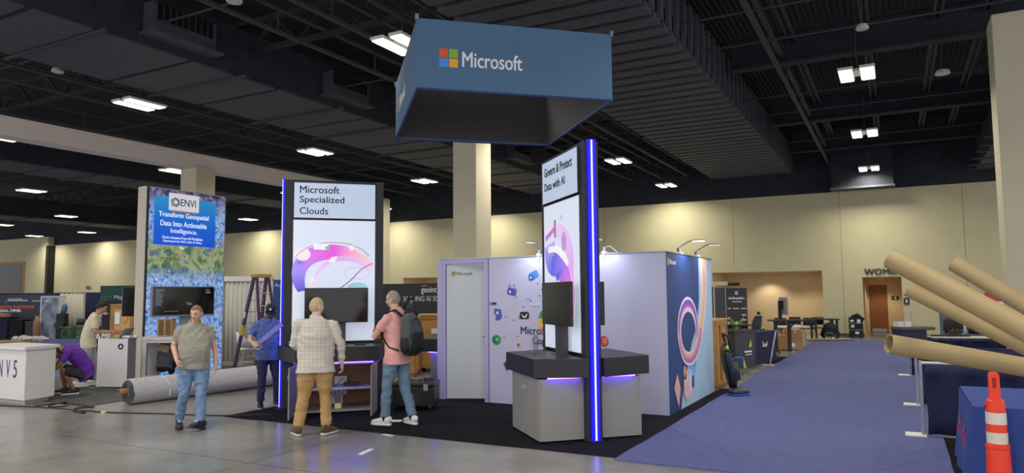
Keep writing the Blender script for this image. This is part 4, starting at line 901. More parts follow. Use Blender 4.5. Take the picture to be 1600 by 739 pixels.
for sy in (-1, 1): MB().bar((.02, sy*.235, 1.02), (.85, sy*.225, 1.02), .015, .03).build('spreader', ALU, t)
lb = MB().bar((-.062, -.262, .85), (.0, -.245, 1.1), .04, .09, (1, 0, .2)).build('warning_label', mat('yellow_label', (236, 214, 60), .5), t)
MB().bar((.04, -.236, 1.28), (.085, -.226, 1.42), .04, .09, (1, 0, .2)).build('white_label', INKW, t)
# low grey wall panel and seats behind ladder
t = thing('grey_partition', 'pale grey fabric partition with white rail behind the ladder', 'partition', (-16.6, 13.9, 0), R(30))
mb = MB(); n = 60
for i in range(n+1):
    x = 1.3*i/n; y = .02*sin(i*1.1)
    mb.v += [(x, y, .02), (x, y, 2.24)]
for i in range(n): mb.f.append((2*i, 2*i+2, 2*i+3, 2*i+1))
mb.build('fabric', mat('pale_grey_drape', (196, 194, 186), .9, var=.04), t, solid=.01, smooth=True)
MB().box(-.05, 1.35, -.04, .04, 2.24, 2.38).build('top_rail', TRIMW, t); MB().box(-.05, 0, -.04, .04, 0, 2.3).box(1.3, 1.35, -.04, .04, 0, 2.3).build('post', TRIMW, t)
t = thing('blue_banner', 'blue banner with white letters between ladder and left tower', 'banner', (-17.1, 15.75, 0), R(28))
MB().box(.0, 2.2, -.02, .02, .02, 2.32).build('print', mat('blue_banner_print', (34, 84, 140), .6), t)
text('Acquire', .62, 'lettering', INKW, t, (.36, -.022, 2.06), height=.16); MB().box(-.06, .0, -.03, .03, .0, 2.34).build('pole', STEEL, t)
def tubchair(loc, rz, label):
    t = thing('lounge_chair', label, 'chair', loc, rz)
    MB().loft([(0, 0, .36), (0, 0, .42), (0, 0, .46)], (.2, .26, .25), (.2, .25, .24), (1, 0, 0)).build('seat', mat('white_shell', (214, 216, 218), .5), t, smooth='auto')
    pts = [(.28*cos(R(a)), .27*sin(R(a))) for a in range(-20, 201, 20)]
    mb = MB()
    for i, (x, y) in enumerate(pts):
        hh_ = .62+.26*sin(R((-20+20*i))); mb.v += [(x*.8, y*.8, .4), (x, y, .6), (x*1.06, y*1.1, max(.62, hh_))]
    for i in range(len(pts)-1):
        for j in (0, 1): mb.f.append((3*i+j, 3*i+3+j, 3*i+4+j, 3*i+1+j))
    mb.build('shell_back', mat('white_shell', (214, 216, 218)), t, solid=.02, smooth=True)
    for sx in (-1, 1):
        for sy in (-1, 1): MB().tube([(sx*.12, sy*.12, .38), (sx*.22, sy*.22, .012)], .012, 6).build('leg', STEEL, t)
tubchair((-15.3, 13.6, .0), R(150), 'white tub chair at left, seen through the ladder')
tubchair((-14.75, 13.95, .0), R(170), 'white tub chair right of the other, behind the ladder rails')
# floor cables
t = tag(MB().tube(smoothpath([(-15.2, 6.35, .008), (-13.53, 6.70, .008), (-12.4, 6.93, .008), (-11.4, 7.02, .008), (-10.85, 7.12, .008), (-10.0, 7.4, .008), (-9.18, 7.62, .008), (-8.4, 8.0, .02)], 8), .011, 6).build('floor_cable', mat('black_cable', (36, 34, 34), .6), smooth=True), 'long black cable running along the concrete towards the booth carpet', 'cable')
t = thing('cable_bundle', 'tangled dark cable with plugs on concrete before the carpet roll', 'cable', (-12.0, 7.1, 0))
MB().tube(smoothpath([(-.75, -.22, .012), (-.5, .02, .05), (-.42, .12, .04), (-.1, .22, .012), (.25, .18, .02), (.1, .0, .012), (.35, -.2, .014), (.6, -.24, .012)], 8), .013, 6).build('cord', mat('black_cable', (36, 34, 34)), t, smooth=True)
MB().tube(smoothpath([(-.6, -.06, .01), (-.4, .1, .07), (-.25, .02, .02), (-.5, -.12, .01)], 8), .012, 6).build('cord', mat('black_cable', (36, 34, 34)), t, smooth=True)
MB().box(.58, .68, -.27, -.21, .0, .035).box(-.45, -.36, .06, .12, .03, .075).build('plug', BLACKP, t)
MB().box(.9, .98, -.1, -.06, 0, .03).build('connector', mat('ivory_connector', (210, 200, 150), .5), t)
def tape(p, q, label):
    a, b = Vector(p), Vector(q); tag(MB().bar((a.x, a.y, .0015), (b.x, b.y, .0015), .06, .003).build('tape_mark', mat('white_tape', (226, 224, 214), .6)), label, 'tape')
tape((-5.47, 6.50), (-5.54, 6.80), 'short white tape strip on the bare concrete in front'); tape((-5.98, 7.57), (-5.80, 7.54), 'short white tape strip at the black carpet edge')
# geoint banner wall, crates, cases behind the pink shirt
t = thing('banner_wall', 'long dark banner wall with yellow and white lettering behind the wooden crates', 'banner', (-12.95, 16.5, 0))
MB().box(-1.2, 4.2, 0, .04, .02, 2.14).build('print', mat('dark_banner_print', (52, 52, 54), .7, var=.05, scale=3), t); MB().box(-1.25, -1.2, -.02, .06, 0, 2.16).box(4.2, 4.25, -.02, .06, 0, 2.16).build('pole', STEEL, t)
text('SCALING AI SOLUTIONS', 1.98, 'lettering', INKW, t, (.6, -.003, 1.64), height=.145)
g_ = text('geoint', .52, 'lettering', INKW, t, (1.22, -.003, 1.83), height=.21, bold=.015)
text('USGIF', .2, 'lettering', mat('gold_print', (226, 176, 60)), t, (1.22, -.003, 2.05), height=.04, bold=.01)
text('SYMPOSIUM', .5, 'lettering', mat('grey_print', (150, 150, 150)), t, (1.22, -.003, 1.765), height=.025)
MB().box(1.78, 1.83, -.004, 0, 1.8, 2.08).build('rule', INKW, t)
def crate(name, loc, rz, wd, dp, ht, label, m=PLY):
    t = thing(name, label, 'crate', loc, rz)
    MB().box(0, wd, 0, dp, .1, ht).build('panels', m, t)
    mb = MB()
    for x in (0, wd-.09): mb.box(x, x+.09, -.02, 0, .1, ht)
    for z in (.1, ht-.09, ht*.52): mb.box(.09, wd-.09, -.02, 0, z, z+.09)
    for y in (0, dp-.09): mb.box(wd, wd+.02, y, y+.09, .1, ht); mb.box(-.02, 0, y, y+.09, .1, ht)
    for z in (.1, ht-.09): mb.box(wd, wd+.02, .09, dp-.09, z, z+.09); mb.box(-.02, 0, .09, dp-.09, z, z+.09)
    mb.build('batten', mat('crate_batten', (170, 124, 66), .7, var=.14, scale=6), t)
    mb = MB()
    for x in (.02, wd/2-.05, wd-.12): mb.box(x, x+.1, .0, dp, 0, .1)
    mb.build('skid', mat('crate_skid', (150, 112, 64), .75), t)
    MB().box(-.02, wd+.02, -.03, dp+.02, ht, ht+.02).build('lid', mat('crate_lid', (202, 160, 96), .7, var=.1), t)
    return t
c1_ = crate('wooden_crate', (-10.05, 12.62, .0), R(28), .74, .8, 1.31, 'plywood crate directly behind the man in pink')
c2_ = crate('wooden_crate', (-10.05, 13.95, .0), R(28), 1.0, .8, 1.33, 'plywood crate at right, beside the lavender door frame')
MB().box(.56, .68, -.026, -.02, .80, 1.0).build('green_sticker', mat('green_sticker', (90, 220, 90), .5), c1_)
MB().box(.35, .5, -.026, -.02, .9, 1.02).build('white_label', INKW, c2_)
def bag(loc, rz, sc, label, m=BLACKP, cat='bag'):
    t = thing('duffel_bag', label, cat, loc, rz)
    MB().loft([(0, 0, 0), (0, 0, .06*sc), (0, .01, .25*sc), (0, .03, .42*sc), (0, .05, .5*sc)], [v*sc for v in (.2, .22, .21, .16, .07)], [v*sc for v in (.13, .14, .13, .1, .05)], (1, 0, 0)).build('body', m, t, smooth=True)
    MB().tube(smoothpath([(-.08*sc, -.02, .46*sc), (-.04*sc, -.03, .56*sc), (.06*sc, -.03, .55*sc), (.09*sc, 0, .46*sc)], 5), .012*sc, 6).build('handle', m, t)
    mb = MB().box(-.12*sc, .12*sc, -.15*sc, -.12*sc, .05*sc, .24*sc); mb.build('front_pocket', mat('bag_pocket', (34, 34, 38), .6), t, bevel=.01)
    return t
bag((-9.72, 13.26, 1.332), R(28), .82, 'black upright backpack on the crate right of the pink shirt')
bag((-9.86, 13.0, 1.332), R(35), .5, 'small black bag on the crate just behind the pink shoulder')
t = thing('white_carton', 'white carton standing on the plywood crate beside the door frame', 'box', (-9.62, 14.45, 1.352), R(28)); MB().box(0, .5, 0, .4, 0, .38).build('case', mat('off_white_card', (214, 210, 194), .7), t, bevel=.004); MB().box(-.004, .504, .17, .23, .3, .384).build('tape_strip', mat('clear_tape', (196, 190, 170)), t)
t = bag((-10.02, 12.98, 1.332), R(28), .75, 'dark bag with vivid blue top standing left of the pink man\'s face', mat('navy_bag', (24, 26, 60), .8))
MB().ball((.0, .02, .42), (.14, .12, .11)).build('blue_hood', mat('vivid_blue_cloth', (20, 30, 235), .6), t, smooth=True)
t = thing('hard_case', 'black hard shell equipment case on the black carpet behind the jeans', 'case', (-7.05, 9.15, .01), R(22))
MB().box(0, .66, 0, .44, .05, .36).build('shell', BLACKP, t, bevel=.02); MB().box(-.01, .67, -.01, .45, .36, .44).build('lid', mat('case_lid', (40, 40, 44), .35), t, bevel=.025)
for x in (.12, .5): MB().box(x, x+.07, -.03, -.008, .31, .41).build('latch', STEEL, t)
MB().tube([(.2, .1, .44), (.2, .1, .48), (.46, .1, .48), (.46, .1, .44)], .014, 8).build('handle', mat('grey_handle', (120, 120, 124), .4), t)
MB().box(.06, .24, .22, .38, .44, .462).box(.36, .6, .24, .40, .44, .462).build('rib', mat('case_lid', (40, 40, 44)), t)
for x in (.05, .6): MB().lathe([(.05, -.02), (.05, .02)], n=14, m=Matrix.Translation((x, .02, .05)) @ Matrix.Rotation(pi/2, 4, 'Y')).build('wheel', BLACKP, t)
MB().box(.2, .48, .0-.004, .0, .1, .26).build('shell_rib', mat('case_lid', (40, 40, 44)), t)
t = tag(MB().prism([(-6.75, 8.32), (-6.38, 8.52), (-6.3, 8.38), (-6.62, 8.2)], .009, .013).build('paper_sheet', INKW), 'loose white paper on the black carpet between the pink man\'s shoes', 'paper')
# ------------------------------------------------------------------ far left stands
def drape(name, x0, x1, y, z1, label, m, loc=(0, 0, 0), rz=0., cat='drape', pitch=.16, amp=.03, z0=.02):
    t = thing(name, label, cat, loc, rz); n = int((x1-x0)/pitch*4); mb = MB()
    for i in range(n+1):
        x = x0+(x1-x0)*i/n; a = amp*sin(i*pi/2+.3*sin(i)); mb.v += [(x, y+a, z0), (x, y+a*.6, z1)]
    for i in range(n): mb.f.append((2*i, 2*i+2, 2*i+3, 2*i+1))
    mb.build('cloth', m, t, solid=.006, smooth=True)
    MB().tube([(x0, y, z1), (x1, y, z1)], .02, 8).build('top_pipe', STEEL, t)
    for x in (x0, x1):
        MB().tube([(x, y, 0), (x, y, z1+.03)], .02, 8).build('upright', STEEL, t); MB().box(x-.2, x+.2, y-.2, y+.2, .012, .022).build('base_plate', STEEL, t)
    return t
FAR = R(28)
def farp(x, y, z=0): return (x, y, z)
drape('white_drape', 0, 1.17, 0, 2.05, 'white pleated drape between the dark banner and navy drape', mat('white_drape_cloth', (214, 208, 190), .9, var=.05), (-34.7, 19.66, .012), FAR, pitch=.2)
drape('navy_drape', .03, .88, 0, 2.06, 'navy pleated drape beside the dark green panel', NAVY, (-33.62, 20.22, .012), FAR, pitch=.2)
t = thing('banner_wall', 'dark slate banner with orange and white headline at the far left', 'banner', (-37.4, 17.6, .012), FAR)
MB().box(0, 3.62, 0, .04, .02, 1.98).build('print', mat('slate_banner_print', (62, 72, 88), .7, var=.12, scale=1), t); MB().box(-.03, 3.66, .04, .08, 1.9, 2.05).build('valance', NAVY, t)
text('ROBOTIC SOLUTIONS', 1.75, 'lettering', mat('orange_lettering', (206, 84, 60)), t, (.8, -.004, 1.36), height=.12, bold=.03)
text('IN REAL-TIME.', 1.35, 'lettering', INKW, t, (.62, -.004, 1.19), height=.12, bold=.03)
MB().box(1.32, 2.0, -.004, 0, 1.77, 1.80).box(1.32, 2.25, -.004, 0, 1.69, 1.73).build('small_print', INKW, t)
MB().box(2.45, 2.78, -.004, 0, 1.67, 1.70).box(2.8, 3.25, -.004, 0, 1.665, 1.705).build('small_print', INKW, t)
MB().box(1.18, 1.28, -.004, 0, 1.58, 1.72).build('emblem', mat('grey_green_print', (90, 112, 100)), t)
t = thing('green_banner', 'dark green panel with dotted corner and white letters behind the typing man', 'banner', (-32.35, 20.19, .012), R(28))
MB().box(0, 1.75, -.05, -.01, .02, 2.36).build('print', mat('bottle_green_print', (30, 74, 72), .6, var=.08), t)
mb = MB()
for i in range(4):
    for j in range(4):
        if i < 2 or j < 1: mb.prism(ell(.08+.14*i, 1.86-.14*j, .022, .022, 8), 0, .003, mq(-.051))
mb.build('dot_pattern', mat('dot_mint', (150, 206, 160)), t)
text('Mapping', .9, 'lettering', INKW, t, (.66, -.055, 1.70), height=.22); text('Junction', .9, 'lettering', INKW, t, (.7, -.055, 1.42), height=.2)
t = thing('black_banner', 'black banner with large white square arrow mark behind the typing man', 'banner', (-23.95, 14.45, .012), R(28))
MB().box(.35, 1.9, -.02, .02, .0, 1.70).build('print', mat('black_banner_print', (14, 16, 20), .6), t)
text('AMD', .3, 'lettering', INKW, t, (.46, -.023, 1.24), height=.07, bold=.02)
mk = text('AMD', .62, 'lettering', INKW, t, (.02+.35, -.023, .38), height=.28, bold=.04)
mb = MB(); mb.prism([(1.02, .36), (1.02, .46), (1.2, .46), (1.2, .64), (1.3, .66), (1.3, .36)], 0, .003, mq(-.021)); mb.prism([(1.02, .68), (1.3, .68), (1.2, .6), (1.08, .6)], 0, .003, mq(-.021)); mb.build('arrow_mark', INKW, t)
c3_ = crate('wooden_crate', (-18.90, 12.10, .012), R(28), .62, .6, 1.6, 'tall pale plywood crate with paper label behind the laptop', mat('pale_plywood', (206, 168, 108), .7, var=.08, scale=4))
MB().box(.12, .26, -.026, -.02, 1.08, 1.4).build('paper_label', INKW, c3_); MB().box(.36, .46, -.026, -.02, 1.14, 1.32).build('orange_label', mat('orange_label', (226, 150, 90)), c3_)
# gear on floor along the far blue carpet
def skirted(loc, rz, wd, dp, ht, label, m=NAVY, topm=None):
    t = thing('skirted_table', label, 'table', loc, rz); mb = MB(); n = int(wd/.05)
    pts = []
    for i in range(n+1): pts.append((wd*i/n, .015*sin(i*1.6)))
    for i in range(int(dp/.05)+1): pts.append((wd+.015*sin(i*1.6), dp*i/(int(dp/.05))))
    for i in range(n+1): pts.append((wd-wd*i/n, dp+.015*sin(i*1.6)))
    for i in range(int(dp/.05)+1): pts.append((.015*sin(i*1.6), dp-dp*i/(int(dp/.05))))
    k = len(pts)
    for x, y in pts: mb.v += [(x+(x-wd/2)*.03, y+(y-dp/2)*.03, .01), (x, y, ht-.02)]
    for i in range(k): j = (i+1) % k; mb.f.append((2*i, 2*j, 2*j+1, 2*i+1))
    mb.build('skirt', m, t, smooth=True)
    MB().box(-.01, wd+.01, -.01, dp+.01, ht-.03, ht).build('tabletop', topm or m, t, bevel=.006)
    return t
skirted((-36.4, 16.95, .012), FAR, 1.5, .7, .98, 'navy skirted table with a flat carton, far left', NAVY)
t = thing('flat_carton', 'flat brown carton on the far left navy table', 'box', (-36.1, 17.2, 1.0), FAR); MB().box(0, .95, 0, .4, 0, .16).build('case', CARD, t, bevel=.004); MB().box(.0, .95, .18, .22, .16, .163).build('tape_strip', mat('clear_tape', (196, 190, 170)), t)
skirted((-34.95, 17.7, .012), FAR, .56, .6, .86, 'black draped low table right of the flat carton table', mat('black_cloth', (22, 22, 26), .9))
t = thing('equipment_case', 'tall black equipment case under plastic at the far left', 'case', (-34.4, 18.05, .012), FAR, None, .62); MB().box(0, .85, 0, .6, .03, 1.22).build('shell', BLACKP, t, bevel=.03); MB().box(.05, .8, -.02, 0, .1, 1.1).build('front_panel', mat('case_panel', (36, 36, 38), .5), t); MB().box(.0, .85, -.03, .62, 1.18, 1.27).build('lid', mat('case_lid', (40, 40, 44)), t, bevel=.01)
t = thing('plastic_wrap', 'cloudy clear plastic sheeting over a metal frame, far left', 'plastic sheet', (-33.85, 18.45, .012), FAR)
WR = mat('plastic_film', (196, 206, 226), .12, var=.1, scale=4); WR.node_tree.nodes['Principled BSDF'].inputs['Alpha'].default_value = .45
mb = MB(); n = 14
for i in range(n+1):
    for j in range(n+1):
        x = 1.05*i/n; z = 1.85*j/n; mb.v.append((x, .12*noise.noise((x*4, z*4, 1.5))+.05*sin(9*x+5*z), z+.06*noise.noise((x*3, z*3, 4))))
for i in range(n):
    for j in range(n): a = i*(n+1)+j; mb.f.append((a, a+n+1, a+n+2, a+1))
mb.build('film', WR, t, smooth=True); MB().box(-.06, -.0, -.03, .03, 0, 1.9).box(0, 1.0, -.03, .03, 1.84, 1.9).build('frame', STEEL, t)
t = thing('tan_bag', 'tan upright paper sack leaning by the plastic sheeting', 'sack', (-33.75, 18.2, .012), FAR); MB().loft([(0, 0, 0), (0, 0, .1), (0, 0, .7), (.02, 0, 1.0)], (.13, .15, .14, .08), (.1, .12, .1, .03), (1, 0, 0)).build('body', mat('tan_sack', (150, 120, 82), .8, bump=.2), t, smooth=True); MB().box(-.09, .11, -.02, .02, .98, 1.04).build('fold', mat('tan_sack', (150, 120, 82)), t)
t = thing('hooded_bundle', 'teal hooded bundle on top of the plastic sheeting, far left', 'bundle', (-33.05, 18.95, 1.2), FAR, None, .6); MB().loft([(-.1, 0, -.12), (0, 0, .1), (.08, 0, .36), (.05, 0, .62)], (.12, .2, .22, .12), (.1, .15, .16, .08), (1, 0, 0)).build('hood', mat('teal_cloth', (60, 130, 150), .7), t, smooth=True); MB().loft([(.1, 0, -.1), (.18, 0, .1), (.22, 0, .25)], (.06, .08, .04), (.05, .06, .03), (1, 0, 0)).build('dark_lining', mat('maroon_cloth', (110, 50, 60)), t, smooth=True)
t = thing('equipment_stand', 'dark stand with round black drum under the teal bundle', 'stand', (-33.1, 18.9, .012), FAR); MB().box(-.16, .22, -.15, .15, 0, 1.12).build('stand_body', mat('dark_grey_gear', (40, 40, 44), .6), t, bevel=.02); MB().lathe([(.2, -.08), (.2, .08)], n=20, m=Matrix.Translation((.08, -.24, .62)) @ Matrix.Rotation(pi/2, 4, 'X')).build('drum', BLACKP, t)
t = thing('green_box', 'open green printed carton on the far blue carpet', 'box', (-32.85, 18.75, .012), FAR, None, .85); G_ = mat('green_carton', (66, 108, 62), .6, var=.1); MB().box(0, .55, 0, .04, 0, .62).box(0, .55, .4, .44, 0, .62).box(0, .04, .04, .4, 0, .62).box(.51, .55, .04, .4, 0, .62).box(.04, .51, .04, .4, 0, .04).build('carton', G_, t); MB().box(.1, .34, -.004, 0, .16, .42).build('printed_window', mat('dark_green_print', (26, 44, 50)), t); MB().box(0, .55, -.12, 0, .6, .62).build('flap', mat('pale_green_card', (160, 180, 140)), t)
t = thing('plastic_wrap', 'pile of crumpled pale plastic on the far carpet edge', 'plastic', (-32.6, 17.6, .012), FAR); mb = MB(); rr = random.Random(8)
for k in range(22): mb.ball((rr.uniform(-.8, .5), rr.uniform(-.25, .25), .08), (rr.uniform(.1, .22), rr.uniform(.1, .2), rr.uniform(.06, .16)), 7, 5)
mb.build('sheet', mat('crumpled_plastic', (216, 214, 204), .35), t)
t = thing('pallet_boards', 'long tan boards lying behind the white lettered counter, far left', 'boards', (-31.5, 15.6, .012), FAR); MB().box(-5, 1.2, 0, .12, 0, .09).box(-5, 1.0, .5, .62, 0, .09).build('board', mat('tan_board', (184, 150, 96), .7), t); MB().box(-4.5, .8, 0, .6, .09, .11).build('top_board', mat('tan_board', (184, 150, 96)), t)
def darkchair(loc, rz, label, grp='black stacking chairs'):
    t = thing('stacking_chair', label, 'chair', loc, rz, grp)
    MB().box(-.22, .22, -.2, .22, .43, .46).build('seat', BLACKP, t, bevel=.015)
    mb = MB(); 
    for i in range(9):
        x = -.21+.42*i/8
        for z, y in ((.58, .22), (.7, .25), (.86, .28)): mb.v.append((x, y-.05*(1-abs(x)/.21)*-1, z))
    for i in range(8):
        for j in (0, 1): mb.f.append((3*i+j, 3*i+3+j, 3*i+4+j, 3*i+1+j))
    mb.build('backrest', mat('chair_mesh_back', (46, 50, 58), .6), t, solid=.02, smooth=True)
    for sx in (-1, 1):
        MB().tube([(sx*.2, -.18, .44), (sx*.22, -.2, .012)], .011, 6).build('leg', STEEL, t); MB().tube([(sx*.2, .2, .44), (sx*.22, .24, .012)], .011, 6).build('leg', STEEL, t)
        MB().tube([(sx*.2, .2, .44), (sx*.2, .26, .6)], .011, 6).build('back_post', STEEL, t)
    return t
darkchair((-32.85, 19.5, .012), FAR, 'black chair left of the far navy drape upright')
darkchair((-32.2, 19.75, .012), FAR, 'black chair right of the far navy drape upright')
# ------------------------------------------------------------------ aisle side stands, right of the booth
c4_ = crate('wooden_crate', (-3.95, 13.47, .0), 0, .98, .95, 1.29, 'honey coloured plywood crate at the far corner of the printed side wall', mat('honey_plywood', (196, 146, 78), .65, var=.16, scale=5))
MB().box(1.0, 1.02, .30, .38, .15, 1.2).build('batten', mat('crate_batten', (170, 124, 66)), c4_)
# vacuum
t = thing('vacuum_cleaner', 'black upright vacuum cleaner with blue trim beside the honey crate', 'vacuum cleaner', (-2.52, 13.06, .017), R(40))
MB().loft([(0, -.13, .06), (0, -.1, .07), (0, .1, .075), (0, .16, .06)], (.15, .17, .16, .1), (.045, .055, .055, .03), (1, 0, 0)).build('floor_head', mat('vac_grey', (64, 64, 70), .35), t, smooth=True)
MB().box(-.172, .172, -.15, .1, .012, .03).build('blue_bumper', mat('vac_blue', (40, 110, 200), .4), t, bevel=.008)
lean = lambda z: -.02-.16*(z-.1)
MB().loft([(lean(z), .12+.04*(z-.1), z) for z in (.12, .2, .45, .7, .78)], (.06, .085, .085, .075, .045), (.06, .085, .085, .07, .045), (1, 0, 0)).build('body', BLACKP, t, smooth=True)
MB().lathe([(.07, 0), (.08, .03), (.08, .28), (.065, .31)], (0, 0, 0), 18, Matrix.Translation((-.03, .0, .26)) @ Matrix.Rotation(R(-9), 4, 'Y')).build('dust_bin', mat('smoky_bin', (46, 48, 54), .15), t, smooth='auto')
MB().tube(smoothpath([(-.12, .0, .6), (-.06, -.1, .66), (.05, -.1, .64), (.07, -.03, .5)], 5), .014, 8).build('blue_handle_trim', mat('vac_blue', (40, 110, 200)), t)
MB().tube(smoothpath([(-.12, .13, .76), (-.16, .14, .95), (-.2, .12, 1.06), (-.12, .08, 1.0), (-.06, .1, .8)], 6), .022, 8).build('handle', BLACKP, t, smooth=True)
MB().tube(smoothpath([(-.18, .1, .92), (-.25, .07, .75), (-.22, .07, .5), (-.14, .08, .25)], 7), .024, 8).build('hose', mat('vac_hose', (48, 48, 52), .6), t, smooth=True)
MB().ball((-.14, .08, .82), (.03, .02, .04)).build('green_button', mat('lime_plastic', (170, 220, 60), .4), t, smooth=True)
for sx in (-1, 1): MB().lathe([(.05, -.02), (.05, .02)], n=14, m=Matrix.Translation((sx*.11, .16, .052)) @ Matrix.Rotation(pi/2, 4, 'Y')).build('wheel', BLACKP, t)
# dark kiosks
DKP = mat('dark_kiosk_print', (66, 64, 68), .6, var=.06, scale=2)
t = thing('kiosk_panel', 'dark upright kiosk panel with white text and lime figure print', 'kiosk', (-4.62, 22.5, .01), R(18))
MB().box(0, .62, -.03, .03, 0, 1.94).build('panel', DKP, t); MB().box(-.42, 0, .0, .03, 0, 1.94).build('side_panel', mat('grey_side_kiosk', (88, 90, 96), .6), t)
MB().box(-.02, .0, -.035, .035, 0, 1.96).build('edge_strip', STEEL, t)

mb = MB(); rr = random.Random(4)
for q in range(13): mb.box(.07+.037*q, .1+.037*q, -.034, -.03, 1.60-(.02 if q == 7 else 0), 1.645+rr.choice((0, .02)))
mb.box(.18, .46, -.034, -.03, 1.51, 1.535)
mb.box(.27, .36, -.034, -.03, 1.74, 1.79).box(.27, .36, -.034, -.03, 1.81, 1.84)
for x0, x1 in ((.04, .14), (.2, .38), (.44, .6)): mb.box(x0, x1, -.034, -.03, 1.3, 1.33)
for z in (1.1, .95, .8, .66, .52): mb.box(.45, .58, -.034, -.03, z, z+.04)
mb.box(.03, .08, -.034, -.03, .98, 1.05).box(.03, .09, -.034, -.03, .84, .92); mb.build('text_block', INKW, t)
LIME = mat('lime_print', (176, 210, 60)); mb = MB()
for sx in (-1, 1):
    for k in range(5): mb.bar((.29+sx*.03, -.033, .62+.06*k), (.29+sx*(.1+.03*k), -.033, .7+.09*k), .02, .004, (0, 1, 0))
mb.build('lime_figure', LIME, t); MB().prism(ell(.29, .86, .05, .07, 12), 0, .004, mq(-.031)).build('white_figure', INKW, t); MB().prism(ell(.29, .66, .06, .14, 12), 0, .004, mq(-.031)).build('white_figure', INKW, t)
MB().box(-.1, .95, -.26, -.035, .80, .83).build('shelf', mat('dark_shelf', (50, 48, 50)), t)
t = thing('kiosk_panel', 'purple black panel edge between the printed wall and dark kiosk', 'kiosk', (-5.1, 21.8, .01), R(60)); MB().box(-.4, .35, -.02, .02, 0, 1.98).build('panel', mat('purple_black_print', (44, 36, 56), .6), t); MB().box(.0, .25, -.024, -.02, 1.4, 1.5).box(.02, .2, -.024, -.02, .8, .95).build('text_block', INKW, t)
t = thing('pipe_stand', 'cream pipe frame with dark roll on top behind the honey crate', 'frame', (-4.95, 22.2, .01), R(20)); mb = MB(); mb.box(0, .06, 0, .06, 0, 2.02).box(0, .46, 0, .06, 2.02, 2.14); mb.build('frame', mat('cream_frame', (222, 212, 180), .5), t); MB().tube([(.46, .03, 2.06), (.8, .03, 2.06)], .05, 10).build('dark_roll', mat('dark_roll_purple', (36, 30, 52), .6), t); MB().box(-.15, .2, -.15, .2, 0, .02).build('foot', STEEL, t)
t = thing('dark_counter', 'dark grey printed counter with lime streak beside the vacuum cleaner', 'counter', (-3.42, 17.55, .01), R(66))
DC = mat('dark_counter_print', (58, 60, 66), .5, var=.05)
MB().prism([(0, 0), (.82, 0), (.9, .75), (-.08, .75)], 0, .86).build('body', DC, t, bevel=.004); MB().prism([(-.03, -.03), (.85, -.03), (.93, .78), (-.11, .78)], .86, .89).build('top', mat('dark_top', (44, 44, 48), .4), t)
MB().prism([(.3, .0), (.42, .0), (.30, .26)], 0, .004, mq(-.001)).build('lime_streak', LIME, t); MB().prism([(.55, .5), (.62, .68), (.66, .52), (.6, .46)], 0, .004, mq(-.001)).build('lime_mark', LIME, t)
mb = MB(); mb.box(.36, .66, -.004, 0, .36, .4).box(.4, .66, -.004, 0, .3, .32); mb.build('text_block', INKW, t)
mb = MB()
for z, a in ((.5, .2), (.42, .32), (.34, .3), (.28, .22)): mb.box(-.046-.004, -.046, .2, .2+a, z, z+.025)
o = mb.build('text_block', INKW, t)
t = skirted((-3.18, 18.70, .01), R(78), 1.40, .55, .80, 'navy skirted table with pale logo, right of the dark counter', NAVY)
mb = MB()
for q, (h0, h1) in enumerate(((.42, .56), (.42, .50), (.42, .51), (.40, .49), (.42, .54))): mb.bar((.46+.07*q, -.035, h0), (.48+.07*q, -.035, h1), .03, .004, (0, 1, 0))
mb.bar((.46, -.035, .43), (.56, -.035, .43), .025, .004, (0, 1, 0)); mb.bar((.62, -.035, .46), (.76, -.035, .47), .025, .004, (0, 1, 0)); mb.build('pale_logo', INKW, t)
t = thing('pipe_post', 'silver pipe post leaning on the navy skirted table, flat white foot', 'post', (-2.82, 18.62, .017)); MB().tube([(0, 0, .01), (.12, .35, .83)], .02, 10).build('post', STEEL, t); MB().box(-.16, .1, -.1, .1, 0, .012).build('foot_plate', mat('white_steel', (220, 218, 206), .5), t)
# office chair
def taskchair(loc, rz, label, back=True):
    t = thing('office_chair', label, 'chair', loc, rz)
    for k in range(5):
        a = R(72*k); MB().bar((0, 0, .09), (.28*cos(a), .28*sin(a), .07), .04, .03).build('base_arm', BLACKP, t); MB().ball((.28*cos(a), .28*sin(a), .035), .033, 8, 6).build('caster', BLACKP, t)
    MB().tube([(0, 0, .08), (0, 0, .45)], .03, 8).build('gas_post', STEEL, t)
    MB().loft([(0, 0, .44), (0, 0, .47), (0, 0, .53)], (.18, .25, .23), (.18, .25, .22), (1, 0, 0), pw=.7).build('seat', BLACKP, t, smooth='auto')
    if back:
        MB().loft([(0, .2, .55), (0, .26, .7), (0, .3, .95), (0, .36, 1.12)], (.17, .22, .22, .16), (.03, .04, .04, .03), (1, 0, 0), pw=.7).build('backrest', mat('chair_back_grey', (58, 62, 72), .6), t, smooth='auto')
        MB().ball((0, .37, 1.2), (.08, .03, .05)).build('headrest', BLACKP, t, smooth=True)
    for sx in (-1, 1): MB().tube([(sx*.24, .1, .48), (sx*.28, .05, .68), (sx*.28, -.18, .70)], .02, 8).build('armrest', BLACKP, t)
    return t
taskchair((-3.88, 21.9, .01), R(-115), 'black office chair with headrest behind the navy skirted table')
taskchair((-3.36, 22.2, .02), R(150), 'low black office chair between skirted table and television stand', False)
